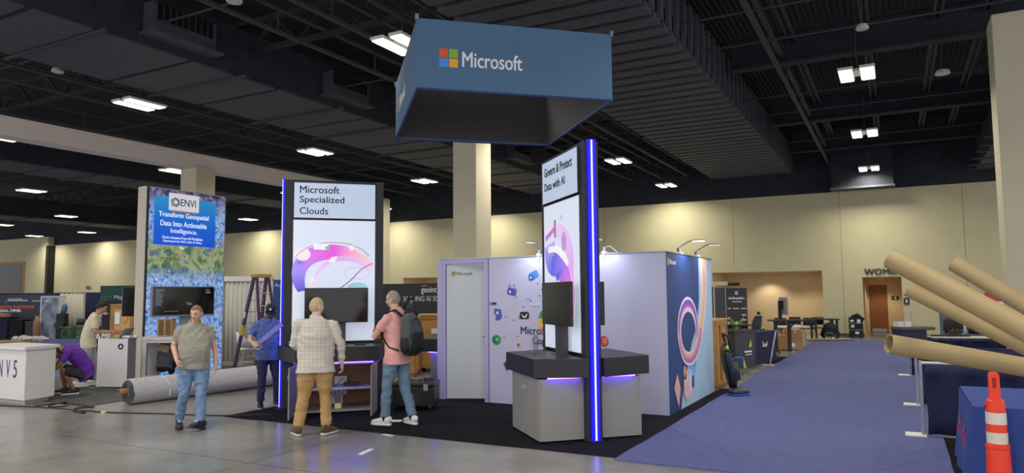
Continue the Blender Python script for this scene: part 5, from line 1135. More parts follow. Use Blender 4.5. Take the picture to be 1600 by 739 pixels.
# tall table, TV stand, white table, boxes, chairs at the alcove
t = thing('high_table', 'tall dark table with thick black legs beside the television stand', 'table', (-3.27, 23.08, .016), R(28)); DT = mat('dark_table', (40, 36, 34), .5)
MB().box(-.1, .92, -.1, .5, .91, .95).build('tabletop', DT, t, bevel=.006)
for x in (.35, -.06): MB().box(x, x+.09, -.04, .05, 0, .91).build('leg', DT, t)
for x in (.35,): MB().bar((x+.05, 0, .70), (x+.28, 0, .91), .04, .04).build('brace', DT, t)
t = thing('screen_stand', 'flat screen on a tall dark pole seen from its edge near alcove', 'television', (-3.72, 27.3, .01), R(112)); MB().box(-.06, .06, -.05, .05, 0, 1.5).build('pole', BLACKP, t); MB().box(-.35, .35, -.25, .25, 0, .03).build('base', BLACKP, t)
MB().box(-.5, .5, -.16, -.10, 1.0, 1.62).build('casing', mat('screen_back_grey', (150, 150, 146), .5), t, bevel=.01); MB().box(-.1, .1, -.1, -.05, 1.2, 1.5).build('mount', BLACKP, t); MB().box(-.48, .48, -.165, -.16, 1.02, 1.6).build('screen', SCREEN, t)
t = thing('folding_table', 'white topped folding table over cardboard boxes near the alcove', 'table', (-3.40, 24.72, .016), R(28)); MB().box(0, .92, 0, .6, .64, .68).build('tabletop', TRIMW, t, bevel=.006)
MB().box(.1, .8, .0, .6, .681, .685).build('paper_cover', INKW, t)
for x in (.05, .87):
    for y in (.06, .54): MB().tube([(x, y, 0), (x, y, .64)], .014, 6).build('leg', STEEL, t)
def cbox(loc, rz, w_, d_, h_, label):
    t = thing('cardboard_box', label, 'box', loc, rz); MB().box(0, w_, 0, d_, 0, h_).build('carton', CARD, t, bevel=.004); MB().box(w_/2-.03, w_/2+.03, -.002, d_+.002, h_-.12, h_+.002).build('tape_strip', mat('pale_tape', (206, 180, 140)), t); MB().box(.06, .2, -.003, 0, .08, .2).build('label_patch', INKW, t)
cbox((-3.62, 23.75, .016), R(24), .62, .5, .45, 'cardboard box at left under the tall dark table')
cbox((-3.06, 24.05, .017), R(24), .45, .45, .62, 'cardboard box at right of the tall table leg')
cbox((-3.28, 24.62, .017), R(24), .4, .45, .5, 'cardboard box tucked behind under the white folding table')
for x, y, rz, l in ((-3.82, 28.7, 170, 'dark chair leftmost of the row before the tan alcove'), (-3.45, 29.9, 170, 'dark chair second from left before the tan alcove'), (-3.0, 29.0, 200, 'dark chair third from left before the tan alcove'), (-2.72, 29.9, 185, 'dark chair rightmost of the row before the tan alcove')): darkchair((x, y, .0), R(rz), l, 'chairs by the alcove')
t = thing('alcove_table', 'dark table end with angled brace beside the kneeling person', 'table', (-2.72, 28.85, 0), R(25)); MB().box(0, .92, 0, .6, .77, .81).build('tabletop', DT, t, bevel=.005)
for x, y in ((.03, .05), (.03, .5), (.80, .05), (.80, .5)): MB().box(x, x+.07, y, y+.07, 0, .77).build('leg', DT, t)
MB().bar((.8, .08, .5), (.55, .08, .77), .04, .04).build('brace', DT, t)
t = thing('wood_strip', 'long pale wooden strip lying across the end of the blue carpet', 'strip', (-3.0, 28.3, .017), R(25)); MB().box(0, 1.65, 0, .07, 0, .09).build('strip', mat('pale_wood_strip', (206, 176, 130), .6), t); MB().box(0, 1.65, .0, -.012, .02, .05).build('dark_groove', DT, t)
t = thing('road_case', 'black road case with stickers standing by the restroom lobby', 'case', (-1.72, 31.45, .0)); MB().box(0, .5, 0, .45, .06, .80).build('shell', BLACKP, t, bevel=.01)
for z in (.3, .55): MB().box(-.006, .506, -.006, .456, z, z+.02).build('edge_band', STEEL, t)
mb = MB(); mb.box(.06, .18, -.008, 0, .62, .7).box(.3, .42, -.008, 0, .58, .72).box(.08, .2, -.008, 0, .4, .5).box(.22, .36, -.008, 0, .14, .24); mb.build('sticker', INKW, t); MB().loft([(.1, .2, .8), (.3, .2, .86), (.55, .2, .7)], (.1, .2, .08), (.06, .1, .05), (0, 1, 0)).build('black_cloth', mat('black_cloth', (22, 22, 26)), t, smooth=True)
for x in (.06, .44):
    for y in (.06, .39): MB().ball((x, y, .03), .03, 8, 6).build('caster', BLACKP, t)
# ------------------------------------------------------------------ right stands: pipe and drape rails
def rail(y, x0, x1, label, z1=.92):
    t = thing('pipe_and_drape', label, 'drape rail', (x0, y, 0)); L = x1-x0; mb = MB(); n = int(L/.05)
    for i in range(n+1):
        x = .05+(L-.05)*i/n; a = .028*sin(i*.8+.5*sin(i*.37))
        for z in (.03, .25, .5, .74): mb.v.append((x+.012*sin(z*6+i), a*(1.1-z*.5), z+.012*sin(i*.33) if z < .1 else z))
        mb.v += [(x, -.02, .76), (x, -.02, z1-.02)]
    for i in range(n):
        for j in range(5): mb.f.append((6*i+j, 6*i+6+j, 6*i+7+j, 6*i+1+j))
    mb.build('drape', NAVY, t, solid=.006, smooth=True)
    MB().tube([(0, 0, z1-.01), (L, 0, z1-.01)], .019, 8).build('top_pipe', mat('pale_pipe', (206, 204, 206), .4) if y < 11 else NAVY, t)
    for x in (0, L): MB().tube([(x, 0, .012), (x, 0, z1+.02)], .021, 10).build('upright', mat('grey_pipe', (160, 162, 176), .4, metal=.4), t)
    MB().box(-.20, .03, -.13, .13, .0, .012).build('base_plate', mat('white_steel', (220, 218, 206), .5), t, loc=(0, 0, .017))
    MB().box(L-.15, L+.15, -.13, .13, .0, .012).build('base_plate', mat('white_steel', (220, 218, 206), .5), t)
    return t
rail(10.38, .22, 3.8, 'nearest navy drape rail with white foot plate behind the blue clothed table')
rail(13.1, .22, 3.8, 'second navy drape rail back from the blue clothed table')
rail(17.6, .16, 3.8, 'third navy drape rail back, beyond the low cardboard tube', .78)
# back drapes of these stands
drape('navy_drape', 0, 7.0, 0, .93, 'long low navy drape running back along the right hand stands', NAVY, (3.9, 14.2, 0), R(90), pitch=.2)
# blue clothed table
t = thing('clothed_table', 'table under a smooth royal blue cloth with red lettering, lower right corner', 'table', (.57, 7.84, 0), R(0))
RB = mat('royal_blue_cloth', (44, 68, 142), .85, var=.06, scale=10)
mb = MB(); poly = [(0, 0), (1.85, 0), (1.85, 1.62), (0, 1.62)]; rows_ = []
def offp(o):
    pts = []; 
    for i in range(4):
        a, b = Vector(poly[i]), Vector(poly[(i+1) % 4])
        for k in range(16):
            p = a.lerp(b, k/16); d = (b-a).normalized(); nn = Vector((d.y, -d.x)); c = Vector((.925, .81)); pts.append(p+(p-c).normalized()*o+nn*.012*sin(k*1.2)*o/.06)
    return pts
for z, o_ in ((.012, .085), (.3, .05), (.6, .015), (.74, .006)): rows_.append([(p.x, p.y, z) for p in offp(o_)])
for rw in rows_: mb.v += rw
k = 64
for r_i in range(3):
    for i in range(k): j = (i+1) % k; mb.f.append((r_i*k+i, r_i*k+j, (r_i+1)*k+j, (r_i+1)*k+i))
mb.build('cloth_skirt', RB, t, smooth=True)
MB().box(0, 1.85, 0, 1.62, .72, .75).build('cloth_top', RB, t, bevel=.02)
CR = mat('crimson_print', (190, 50, 70), .6); mb = MB()
for y, z0, z1 in ((1.28, .30, .50), (1.12, .26, .44), (1.04, .26, .46), (.92, .25, .44), (.82, .25, .45), (.66, .24, .46), (.56, .24, .44), (.46, .24, .45)): mb.bar((-.052, y, z0), (-.030, y-.03, z1), .05, .004, (1, 0, 0))
for y, z in ((1.08, .43), (1.08, .28), (.87, .35), (.61, .44), (.61, .27), (.5, .34)): mb.bar((-.043, y+.06, z), (-.043, y-.06, z), .05, .004, (1, 0, 0))
mb.build('letter_print', CR, t)
# delineator post
t = thing('traffic_post', 'orange traffic delineator post with two white reflective bands, lower right', 'traffic post', (.72, 7.62, 0))
OR = mat('safety_orange', (242, 66, 40), .45, var=.03); RF = mat('reflective_white', (222, 216, 204), .35, var=.08, scale=120)
MB().lathe([(.2, 0), (.2, .03), (.12, .06)], n=8).build('rubber_base', BLACKP, t)
MB().lathe([(.098, .05), (.095, .22), (.09, .40), (.088, .43), (.093, .435), (.093, .46), (.08, .465), (.075, .81), (.07, .84), (.045, .86)], n=28).build('body', OR, t, smooth='auto')
MB().lathe([(.0805, .475), (.0805, .57)], n=28).build('reflective_band', RF, t, smooth='auto'); MB().lathe([(.0795, .64), (.0785, .74)], n=28).build('reflective_band', RF, t, smooth='auto')
mb = MB(); mb.prism([(-.045, .84), (.045, .84), (.04, 1.06), (.028, 1.085), (-.028, 1.085), (-.04, 1.06)], -.03, .03, Matrix(((1, 0, 0, 0), (0, 0, -1, 0), (0, 1, 0, 0), (0, 0, 0, 1)))); mb.build('grip_handle', OR, t, bevel=.008)
MB().box(-.014, .014, -.032, .032, .95, 1.04).build('grip_slot', mat('dark_orange_slot', (150, 36, 24), .6), t)
MB().ball((-.077, -.02, .79), .012, 8, 6).build('stud', mat('dark_orange_slot', (150, 36, 24)), t)
# cardboard tubes
def ctube(a, d, L, label, r=.055, seam=True):
    a = Vector(a); d = Vector(d).normalized(); L = Vector((0, 0, 0))+d*L
    t = thing('cardboard_tube', label, 'cardboard tube', a, 0, 'cardboard carpet tubes')
    n = 40; x = d.cross(Vector((0, 0, 1))).normalized(); y = d.cross(x); rr = random.Random(int(a.x*1000))
    mb = MB(); ks = 14
    for ring, rad in ((0, r), (1, r-.006)):
        for k in range(ks+1):
            s_ = k/ks
            for j in range(n):
                q = 2*pi*j/n
                jag = (.008*noise.noise((cos(q)*3, sin(q)*3, a.x*9))+.006*noise.noise((cos(q)*9, sin(q)*9, a.z*5))) if k == 0 else 0
                dent = (1+.05*noise.noise((cos(q)*1.5, sin(q)*1.5, a.x*7))) if k == 0 else 1
                mb.v.append(tuple(L*s_+d*jag+(x*cos(q)+y*sin(q))*rad*dent))
    m_ = (ks+1)*n
    for k in range(ks):
        for j in range(n):
            b = k*n; j2 = (j+1) % n
            mb.f.append((b+j, b+j2, b+n+j2, b+n+j)); mb.f.append((m_+b+j, m_+b+n+j, m_+b+n+j2, m_+b+j2))
    for j in range(n):
        j2 = (j+1) % n; mb.f.append((j, m_+j, m_+j2, j2)); b = ks*n; mb.f.append((b+j, b+j2, m_+b+j2, m_+b+j))
    mb.build('paper_tube', KRAFT, t, smooth='auto')
    if seam:
        q = R(60); MB().bar(tuple((x*cos(q)+y*sin(q))*(r+.0005)+d*.06), tuple((x*cos(q)+y*sin(q))*(r+.0005)+L), .006, .001, tuple(x*cos(q)+y*sin(q))).build('seam_strip', mat('kraft_seam', (164, 132, 84), .7), t)
    return t
ctube((-.018, 4.412, 1.98), (.764, -.396, -.509), 3.68, 'longest foreground cardboard tube, its top end before the WOMEN lettering')
ctube((.355, 5.749, 1.992), (.766, -.251, -.592), 3.18, 'cardboard tube at upper right with torn crumpled end')
ctube((.076, 5.842, 1.82), (.856, -.096, -.509), 3.38, 'cardboard tube just below the longest one, deeply shaded end')
ctube((-.049, 4.487, 1.514), (.89, .418, -.179), 3.7, 'lowest cardboard tube, nearly level above the navy drape', .0525)
# far right stands
t = thing('utility_cart', 'cart with grey lid and silver handle beyond the low cardboard tube', 'cart', (.1, 25.0, .0), R(28))
MB().box(0, .75, 0, .6, .12, .62).build('body', mat('navy_cart', (40, 46, 70), .6), t); MB().box(-.02, 1.0, -.05, .65, .62, .72).build('lid', mat('grey_lid', (84, 86, 86), .5), t, bevel=.02)
MB().tube([(.08, .0, .7), (.08, 0, 1.13), (.32, 0, 1.13), (.32, 0, .7)], .018, 8).build('handle', STEEL, t); MB().box(.0, .45, .2, .5, .72, .86).build('white_lid_box', WHITEP, t)
for x in (.1, .65):
    for y in (.08, .52): MB().ball((x, y, .06), .06, 8, 6).build('wheel', BLACKP, t)
t = thing('printed_banner', 'blue grey display panel with a lime four pointed star, right', 'banner', (1.20, 27.2, 0), R(10)); MB().box(0, 1.2, -.02, .02, 0, 1.72).build('print', mat('star_banner', (88, 100, 124), .6, var=.1), t)
st = []
for i in range(8): a = pi/4*i; r_ = .22 if i % 2 == 0 else .07; st.append((.34+r_*cos(a), 0.86+r_*sin(a)))
MB().prism(st, 0, .004, mq(-.021)).build('star_print', mat('lime_star', (140, 200, 60)), t)
mb = MB(); mb.prism([(.15, .6), (.5, 1.0), (1.1, 1.1), (1.2, .7), (.6, .4)], 0, .003, mq(-.021)); mb.build('pale_print', mat('pale_lilac_print', (206, 204, 220)), t)
def meshchair(loc, rz, label):
    t = thing('office_chair', label, 'chair', loc, rz)
    MB().loft([(0, .2, .55), (0, .26, .7), (0, .28, .95), (0, .26, 1.08)], (.2, .26, .24, .12), (.03, .04, .04, .02), (1, 0, 0)).build('backrest', mat('brown_black_mesh', (44, 40, 38), .6), t, smooth=True)
    MB().loft([(0, 0, .44), (0, 0, .5)], (.24, .24), (.24, .24), (1, 0, 0)).build('seat', BLACKP, t, smooth='auto'); MB().tube([(0, 0, .06), (0, 0, .45)], .03, 8).build('gas_post', STEEL, t)
    for k in range(5): a = R(72*k); MB().bar((0, 0, .06), (.28*cos(a), .28*sin(a), .03), .04, .03).build('base_arm', BLACKP, t)
meshchair((1.45, 24.6, 0), R(170), 'dark mesh chair back below the lime star panel')
meshchair((2.0, 25.2, 0), R(185), 'dark mesh chair back, farther right beside the low tubes')
t = thing('printed_banner', 'navy display panel with red strip at the right edge of photo', 'banner', (4.55, 30.5, 0), R(0)); MB().box(-.6, 2.0, -.02, .02, 0, 2.16).build('print', mat('navy_print_panel', (34, 44, 84), .6), t); MB().box(.1, .6, -.04, -.02, 2.16, 2.3).build('red_strip', mat('red_print', (220, 50, 70)), t)
t = thing('printed_banner', 'red and white sign glimpsed between two cardboard tubes', 'banner', (2.42, 24.2, 0), R(20)); MB().box(-.25, .25, -.02, .02, 1.35, 1.75).build('print', mat('red_print', (220, 50, 70)), t); MB().box(-.02, .02, -.01, .02, 0, 1.4).build('post', STEEL, t); MB().box(.05, .22, -.025, -.02, 1.4, 1.5).build('white_print', INKW, t); MB().box(-.2, .2, -.15, .15, 0, .02).build('foot', STEEL, t)
skirted((.7, 19.0, 0), R(10), 1.8, .6, .76, 'navy skirted table with pale top edge behind the low tube', NAVY, mat('pale_table_top', (200, 196, 190), .5))
t = thing('folded_stand', 'folded black metal stand lying on the navy skirted table', 'stand', (.95, 19.3, .762), R(10)); mb = MB()
for k in range(4): mb.bar((.0+.08*k, 0, .02), (.2+.1*k, .1, .16), .02, .02)
mb.bar((-.3, .0, .015), (.5, .05, .015), .03, .03); mb.build('frame', BLACKP, t); MB().bar((.1, 0, .1), (.0, .02, .36), .02, .02).build('leg', BLACKP, t)
# ------------------------------------------------------------------ people
def voxel(mb, size, smooth_it=3):
    me = bpy.data.meshes.new('v'); me.from_pydata(mb.v, [], mb.f); me.update()
    bm = bmesh.new(); bm.from_mesh(me); bmesh.ops.recalc_face_normals(bm, faces=bm.faces); bm.to_mesh(me); bm.free()
    o = bpy.data.objects.new('v', me); COL.objects.link(o)
    r = o.modifiers.new('r', 'REMESH'); r.mode = 'VOXEL'; r.voxel_size = size; r.use_smooth_shade = True
    s_ = o.modifiers.new('s', 'SMOOTH'); s_.iterations = smooth_it; s_.factor = .5
    dg = bpy.context.evaluated_depsgraph_get()
    out = bpy.data.meshes.new_from_object(o.evaluated_get(dg))
    COL.objects.unlink(o); bpy.data.objects.remove(o); bpy.data.meshes.remove(me)
    for p in out.polygons: p.use_smooth = True
    return out
def link(me, name, m, parent):
    me.name = name; me.materials.clear()
    for q in (m if isinstance(m, list) else [m]): me.materials.append(q)
    o = bpy.data.objects.new(name, me); COL.objects.link(o); o.parent = parent; return o
def wrinkle(me, amp, fx=9., fz=9., seed=0.):
    ns = [(v.co.copy(), v.normal.copy()) for v in me.vertices]
    for v, (c, nn) in zip(me.vertices, ns):
        a = noise.noise((c.x*fx+seed, c.y*fx, c.z*fz+.6*c.x*fx))
        a = 1-abs(a)*2.2
        v.co = c+nn*amp*(a-.4)
def chain(mb, pts, rad, n=14):
    """limb with rounded ends, tapering through the given radii"""
    P = [Vector(p) for p in pts]; cs = []; rs = []
    d0 = (P[0]-P[1]).normalized(); d1 = (P[-1]-P[-2]).normalized()
    for k in (80, 50, 25): cs.append(P[0]+d0*rad[0]*sin(R(k))*.9); rs.append(rad[0]*cos(R(k)))
    for i in range(len(P)-1):
        for q in range(5):
            f_ = q/5; cs.append(P[i].lerp(P[i+1], f_)); rs.append(rad[i]+(rad[i+1]-rad[i])*f_)
    cs.append(P[-1]); rs.append(rad[-1])
    for k in (25, 50, 80): cs.append(P[-1]+d1*rad[-1]*sin(R(k))*.9); rs.append(rad[-1]*cos(R(k)))
    mb.tube(cs, rs, n)
def hand(mb, w, d, palm, side, curl=.5, grip=False):
    """w wrist, d towards fingertips, palm: direction the palm faces, side +1 when thumb is towards d x palm"""
    w = Vector(w); d = Vector(d).normalized(); pn = Vector(palm); pn = (pn-d*pn.dot(d)).normalized(); t = d.cross(pn)*side
    mb.loft([w-d*.02, w+d*.01, w+d*.045, w+d*.085, w+d*.095], (.026, .03, .041, .042, .036), (.02, .017, .015, .013, .008), t, 14)
    ln = (.072, .082, .076, .058)
    for i in range(4):
        off = t*(.031-.0205*i); b = w+d*.088+off; ang = curl*(1+.12*i); p = [b-d*.02, b]; dd = d.copy(); q = b
        for s_, f_ in ((.45, 1), (.32, 1.2), (.23, .9)):
            a = ang*f_; dd = (dd*cos(a)+pn*sin(a)*1.0).normalized() if a < 1.5 else (dd*cos(1.5)+pn*sin(1.5)).normalized()
            q = q+dd*ln[i]*s_; p.append(q)
            pn_ = pn
        mb.tube(p, [.0095, .0095, .0088, .008, .0065], 8)
    b = w+d*.025+t*.03; p1 = b+(t*.7+d*.6+pn*.25).normalized()*.038; p2 = p1+(d*.85+t*.15+pn*.45).normalized()*.032; p3 = p2+(d*.8-t*.1+pn*.6).normalized()*.024
    mb.tube([b-t*.012, b, p1, p2, p3], [.013, .013, .0115, .0105, .008], 8)
def head_pt(x, y, z):
    """unit sphere direction -> head surface, head frame x right y forward z up, centre of the head"""
    wx, wy, wz = .076, .098, .118
    px_, py_, pz_ = x*wx, y*wy, z*wz
    if z < 0:
        px_ *= 1-.30*(-z)**1.6
        if y < 0: py_ *= 1-.42*(-z)**1.2
        else: py_ *= 1-.06*(-z)
    def gs(cx, cz, s_): return math.exp(-(((x-cx)**2+(z-cz)**2)/(s_*s_))) if y > 0 else 0
    py_ += .010*gs(0, -.05, .18)+.020*gs(0, -.17, .13)-.009*(gs(.36, .08, .17)+gs(-.36, .08, .17))+.005*(gs(.3, .27, .2)+gs(-.3, .27, .2))
    py_ += .006*gs(0, -.42, .2)+.012*gs(0, -.80, .28)-.004*gs(0, -.60, .16)+.004*(gs(.5, -.2, .22)+gs(-.5, -.2, .22))
    return Vector((px_, py_, pz_))
def head_mesh(mb, c, Rm, sc=1., n=36, k=28):
    o = len(mb.v); c = Vector(c)
    for i in range(1, k):
        th = pi*i/k
        for j in range(n):
            a = 2*pi*j/n; mb.v.append(tuple(c+Rm @ (head_pt(sin(th)*cos(a), sin(th)*sin(a), cos(th))*sc)))
    mb.v.append(tuple(c+Rm @ (head_pt(0, 0, 1)*sc))); mb.v.append(tuple(c+Rm @ (head_pt(0, 0, -1)*sc)))
    for i in range(k-2):
        for j in range(n): mb.f.append((o+i*n+j, o+(i+1)*n+j, o+(i+1)*n+(j+1) % n, o+i*n+(j+1) % n))
    b = o+(k-1)*n
    for j in range(n): mb.f.append((b, o+j, o+(j+1) % n)); mb.f.append((b+1, o+(k-2)*n+(j+1) % n, o+(k-2)*n+j))
    for s_ in (-1, 1):
        mb.ball(c+Rm @ Vector((s_*.077*sc, -.008, -.004)), (.010*sc, .02*sc, .032*sc), 10, 8, Rm.to_4x4() @ Matrix.Rotation(s_*.35, 4, 'Z'))
LIP = mat('lips', (168, 104, 92), .5); EYE = mat('eye_dark', (38, 32, 30), .3); 
def skin(name, rgb): return mat('skin_'+name, rgb, .5, var=.05, scale=14)
def rotm(yaw, pitch, roll=0): return (Matrix.Rotation(yaw, 3, 'Z') @ Matrix.Rotation(pitch, 3, 'X') @ Matrix.Rotation(roll, 3, 'Y'))
def person(label, loc, az, H, P, C):
    """P: joints in a local frame facing +Y, right side +X, for a 1.75 m figure; C: clothes and colours"""
    t = thing('person', label, 'person', loc, az, None, H/1.75)
    fat = C.get('fat', 1.); belly = C.get('belly', 0.)
    sk = skin(C['skin'][0], C['skin'][1]); hairm = mat('hair_'+C['hair'][0], C['hair'][1], .8, var=.25, scale=160)
    sp = [Vector(p) for p in P['spine']]      # pelvis, waist, chest, shoulder line, neck base
    hc = Vector(P['head']); Rm = rotm(*P.get('look', (0, 0, 0)))
    shs = [Vector(p) for p in P['sh']]; els = [Vector(p) for p in P['el']]; wrs = [Vector(p) for p in P['wr']]
    hps = [Vector(p) for p in P['hip']]; kns = [Vector(p) for p in P['kn']]; ans = [Vector(p) for p in P['an']]
    side = (shs[0]-shs[1]).normalized(); sides = [(hps[0]-hps[1]).normalized().lerp(side, f_) for f_ in (0, .3, .8, 1, 1)]
    def torso(mb, g, lo=0, hem=None, neck=True):
        c = list(sp); w_ = [.165*fat, (.155+.02*(fat-1)*5)*fat if fat > 1.05 else .145, .172*(1+(fat-1)*.8), .140*(1+(fat-1)*.5), .064]; d_ = [.115*fat, .108*fat, .118*fat, .088*(1+(fat-1)*.6), .062]
        sd = list(sides)
        fwd = [Vector((0, 0, 0))]*5
        if belly:
            f_ = side.cross(sp[2]-sp[1]).normalized()*-1
            if f_.y < 0 and not P.get('bent'): f_ = -f_
            c[1] = c[1]+f_*belly*.5; d_[1] += belly*.55; c[0] = c[0]+f_*belly*.2; d_[0] += belly*.2
        C2, W2, D2, S2 = [], [], [], []
        if hem is not None: C2.append(Vector(hem)); W2.append(w_[0]*C.get('hemw', 1.03)); D2.append(d_[0]*1.05); S2.append(sd[0])
        else: C2.append(c[0]-(c[1]-c[0]).normalized()*.09); W2.append(w_[0]*.8); D2.append(d_[0]*.8); S2.append(sd[0])
        cs = smoothpath([tuple(x) for x in c], 4); nn = len(cs)
        for i in range(nn):
            f_ = i/(nn-1)*4; a = min(3, int(f_)); q = f_-a
            C2.append(Vector(cs[i])); W2.append(w_[a]+(w_[a+1]-w_[a])*(q*q*(3-2*q) if a == 3 else q)); D2.append(d_[a]+(d_[a+1]-d_[a])*q); S2.append(sd[a].lerp(sd[min(4, a+1)], q))
        if not neck: C2, W2, D2, S2 = C2[:-1], W2[:-1], D2[:-1], S2[:-1]
        mb.loft(C2, [v+g for v in W2], [v+g for v in D2], S2, 24, .88)
    # body ------------------------------------------------
    mb = MB(); torso(mb, -.012)
    nk = sp[4]; mb.tube([nk-(hc-nk).normalized()*.05, nk, nk.lerp(hc, .55), hc+Rm @ Vector((0, -.02, -.03))], [.07, .058, .054, .055], 16)
    head_mesh(mb, hc, Rm)
    for s_ in (0, 1):
        chain(mb, (sp[3].lerp(shs[s_], .5), shs[s_], els[s_], wrs[s_]), (.052, .046*fat, .039, .027))
        fd = (wrs[s_]-els[s_]).normalized(); hd = Vector(P.get('hd', (fd, fd))[s_]) if P.get('hd') else fd
        pm = P.get('palm', (((-1, 0, 0)), ((1, 0, 0))))[s_]
        sg = 1 if s_ == 0 else -1
        if P.get('thumb'): sg = P['thumb'][s_]
        hand(mb, wrs[s_], hd, pm, sg, P.get('curl', (.35, .35))[s_])
        chain(mb, (hps[s_].lerp(sp[0], .2), hps[s_], kns[s_], ans[s_]), (.09, .078*fat, .052, .034))
        mb.ball(ans[s_]+Vector((0, 0, -.02)), .036, 10, 7)
    me = voxel(mb, C.get('vox', .0065), 2)
    body = link(me, 'body', [sk, hairm, LIP, EYE], t)
    Ri = Rm.transposed()
    for p in me.polygons:
        q = Ri @ (p.center-hc)
        if q.length > .16: continue
        ix = abs(q.x)
        if q.y > .055 and abs(ix-.030) < .013 and abs(q.z-.010) < .0055: p.material_index = 3
        elif q.y > .05 and abs(ix-.031) < .020 and abs(q.z-.029) < .0045: p.material_index = 1
        elif q.y > .06 and ix < .023 and abs(q.z+.052) < .006: p.material_index = 2
        elif C.get('beard') and q.y > .01 and q.z < -.036 and q.z > -.13 and not (ix < .02 and abs(q.z+.05) < .006): p.material_index = 1
    # hair -------------------------------------------------
    if C.get('hairoff'):
        ho = C['hairoff']; mb = MB(); n, k = 40, 22
        def line(a):   # lowest z (unit) of the hair for azimuth a (0 = right, pi/2 = front)
            f_ = sin(a)
            return C.get('front', .62) if f_ > .55 else (C.get('front', .62)+(.02-C.get('front', .62))*(.55-f_)/.45 if f_ > .1 else (.02-.0*(f_) if f_ > -.2 else C.get('back', -.45)))
        grid = []
        for j in range(n):
            a = 2*pi*j/n; z0 = line(a); th1 = math.acos(max(-.9, min(.95, z0)))
            for i in range(k+1):
                th = th1*i/k; u_ = head_pt(sin(th)*cos(a), sin(th)*sin(a), cos(th)); nn = Vector((sin(th)*cos(a), sin(th)*sin(a), cos(th)))
                e = ho*(1 if i < k else .15); e *= 1+.5*noise.noise(tuple(u_*60)) if ho > .008 else 1
                mb.v.append(tuple(hc+Rm @ (u_+nn*e)))
        for j in range(n):
            j2 = (j+1) % n
            for i in range(k): mb.f.append((j*(k+1)+i, j*(k+1)+i+1, j2*(k+1)+i+1, j2*(k+1)+i))
        mb.build('hair', hairm, t, smooth=True)
    if C.get('cap'):
        cm = mat('cap_black', (26, 27, 34), .8); mb = MB(); n, k = 36, 12
        for i in range(k+1):
            th = R(88)*i/k
            for j in range(n):
                a = 2*pi*j/n; u_ = Vector((sin(th)*cos(a)*.088, sin(th)*sin(a)*.110, .035+cos(th)*.098)); mb.v.append(tuple(hc+Rm @ u_))
        for i in range(k):
            for j in range(n): mb.f.append((i*n+j, (i+1)*n+j, (i+1)*n+(j+1) % n, i*n+(j+1) % n))
        c_ = mb.build('cap', cm, t, smooth=True, solid=.004)
        mb = MB(); m_ = 14
        for i in range(m_+1):
            a = R(25+130*i/m_)
            for r_, dz in ((.9, 0), (1.35, -.005), (1.65, -.028 if True else 0)): mb.v.append(tuple(hc+Rm @ Vector((.088*cos(a)*min(r_, 1.12), .110*sin(a)*r_, .042+dz+.012*abs(cos(a))*-1))))
        for i in range(m_):
            for j in (0, 1): mb.f.append((3*i+j, 3*i+j+1, 3*i+4+j, 3*i+3+j))
        mb.build('brim', cm, c_, smooth=True, solid=.005)
        mb = MB(); e_ = [Vector((x, .0, z)) for x, z in ((0, .024), (.024, 0), (0, -.024), (-.024, 0))]
        mm = Rm.to_4x4(); mm.translation = hc+Rm @ Vector((0, .107, .085))
        mb.add([mm @ v for v in e_]+[mm @ (v+Vector((0, .004, 0))) for v in e_], [(0, 1, 2, 3), (7, 6, 5, 4), (0, 4, 5, 1), (1, 5, 6, 2), (2, 6, 7, 3), (3, 7, 4, 0)]); mb.build('emblem', INKW, c_)
    if C.get('glasses'):
        mb = MB(); g_ = lambda x, y, z: tuple(hc+Rm @ Vector((x, y, z)))
        for s_ in (-1, 1):
            mb.tube([g_(s_*.032+.024*cos(a), .103-.01*abs(cos(a)+s_)*.3, .008+.017*sin(a)) for a in [2*pi*i/14 for i in range(15)]], .0028, 5)
            mb.tube([g_(s_*.057, .096, .014), g_(s_*.079, .05, .014), g_(s_*.083, -.01, .012), g_(s_*.08, -.03, -.005)], .0028, 5)
        mb.tube([g_(-.008, .106, .012), g_(.008, .106, .012)], .0028, 5); mb.build('glasses', mat('glasses_frame', (30, 30, 34), .3), t)
    # top -----------------------------------------------------
    if 'top' in C:
        mb = MB(); torso(mb, .020, hem=P.get('hem'), neck=True)
        lng = C.get('sleeve', .55)
        for s_ in (0, 1):
            if lng <= 1: e = shs[s_].lerp(els[s_], lng); chain_pts = (sp[3].lerp(shs[s_], .45), shs[s_], e); rad = (.054, .059*fat, .062 if lng < .9 else .05)
            else: chain_pts = (sp[3].lerp(shs[s_], .45), shs[s_], els[s_], els[s_].lerp(wrs[s_], .93)); rad = (.054, .060*fat, .055, .042)
            Pq = [Vector(p) for p in chain_pts]; cs, rs = [], []
            for i in range(len(Pq)-1):
                for q in range(5): cs.append(Pq[i].lerp(Pq[i+1], q/5)); rs.append(rad[i]+(rad[i+1]-rad[i])*q/5)
            cs.append(Pq[-1]); rs.append(rad[-1]); mb.tube(cs, rs, 18)
        me = voxel(mb, .009, 2); wrinkle(me, C.get('wr_top', .010), 6, 9, H); tp = link(me, C.get('topname', 'shirt'), C['top'], t)
        if C.get('collar'):
            up = (hc-nk).normalized(); f_ = Vector((0, 1, 0)); mb = MB()
            q1 = up.cross(side).normalized()
            if q1.y < 0 and not P.get('bent'): q1 = -q1
            rg = []
            for r_, h_ in ((.070, -.012), (.072, .012), (.066, .036), (.081, .022), (.092, -.010)):
                for j in range(28):
                    a = 2*pi*j/28; gap = .02 if sin(a) > .92 else 0
                    mb.v.append(tuple(nk+side*cos(a)*r_+q1*sin(a)*(r_*.95)+up*(h_-.02*max(0, sin(a))-gap)))
            for i in range(4):
                for j in range(28): mb.f.append((i*28+j, i*28+(j+1) % 28, (i+1)*28+(j+1) % 28, (i+1)*28+j))
            mb.build('collar', C['top'], tp, smooth=True)
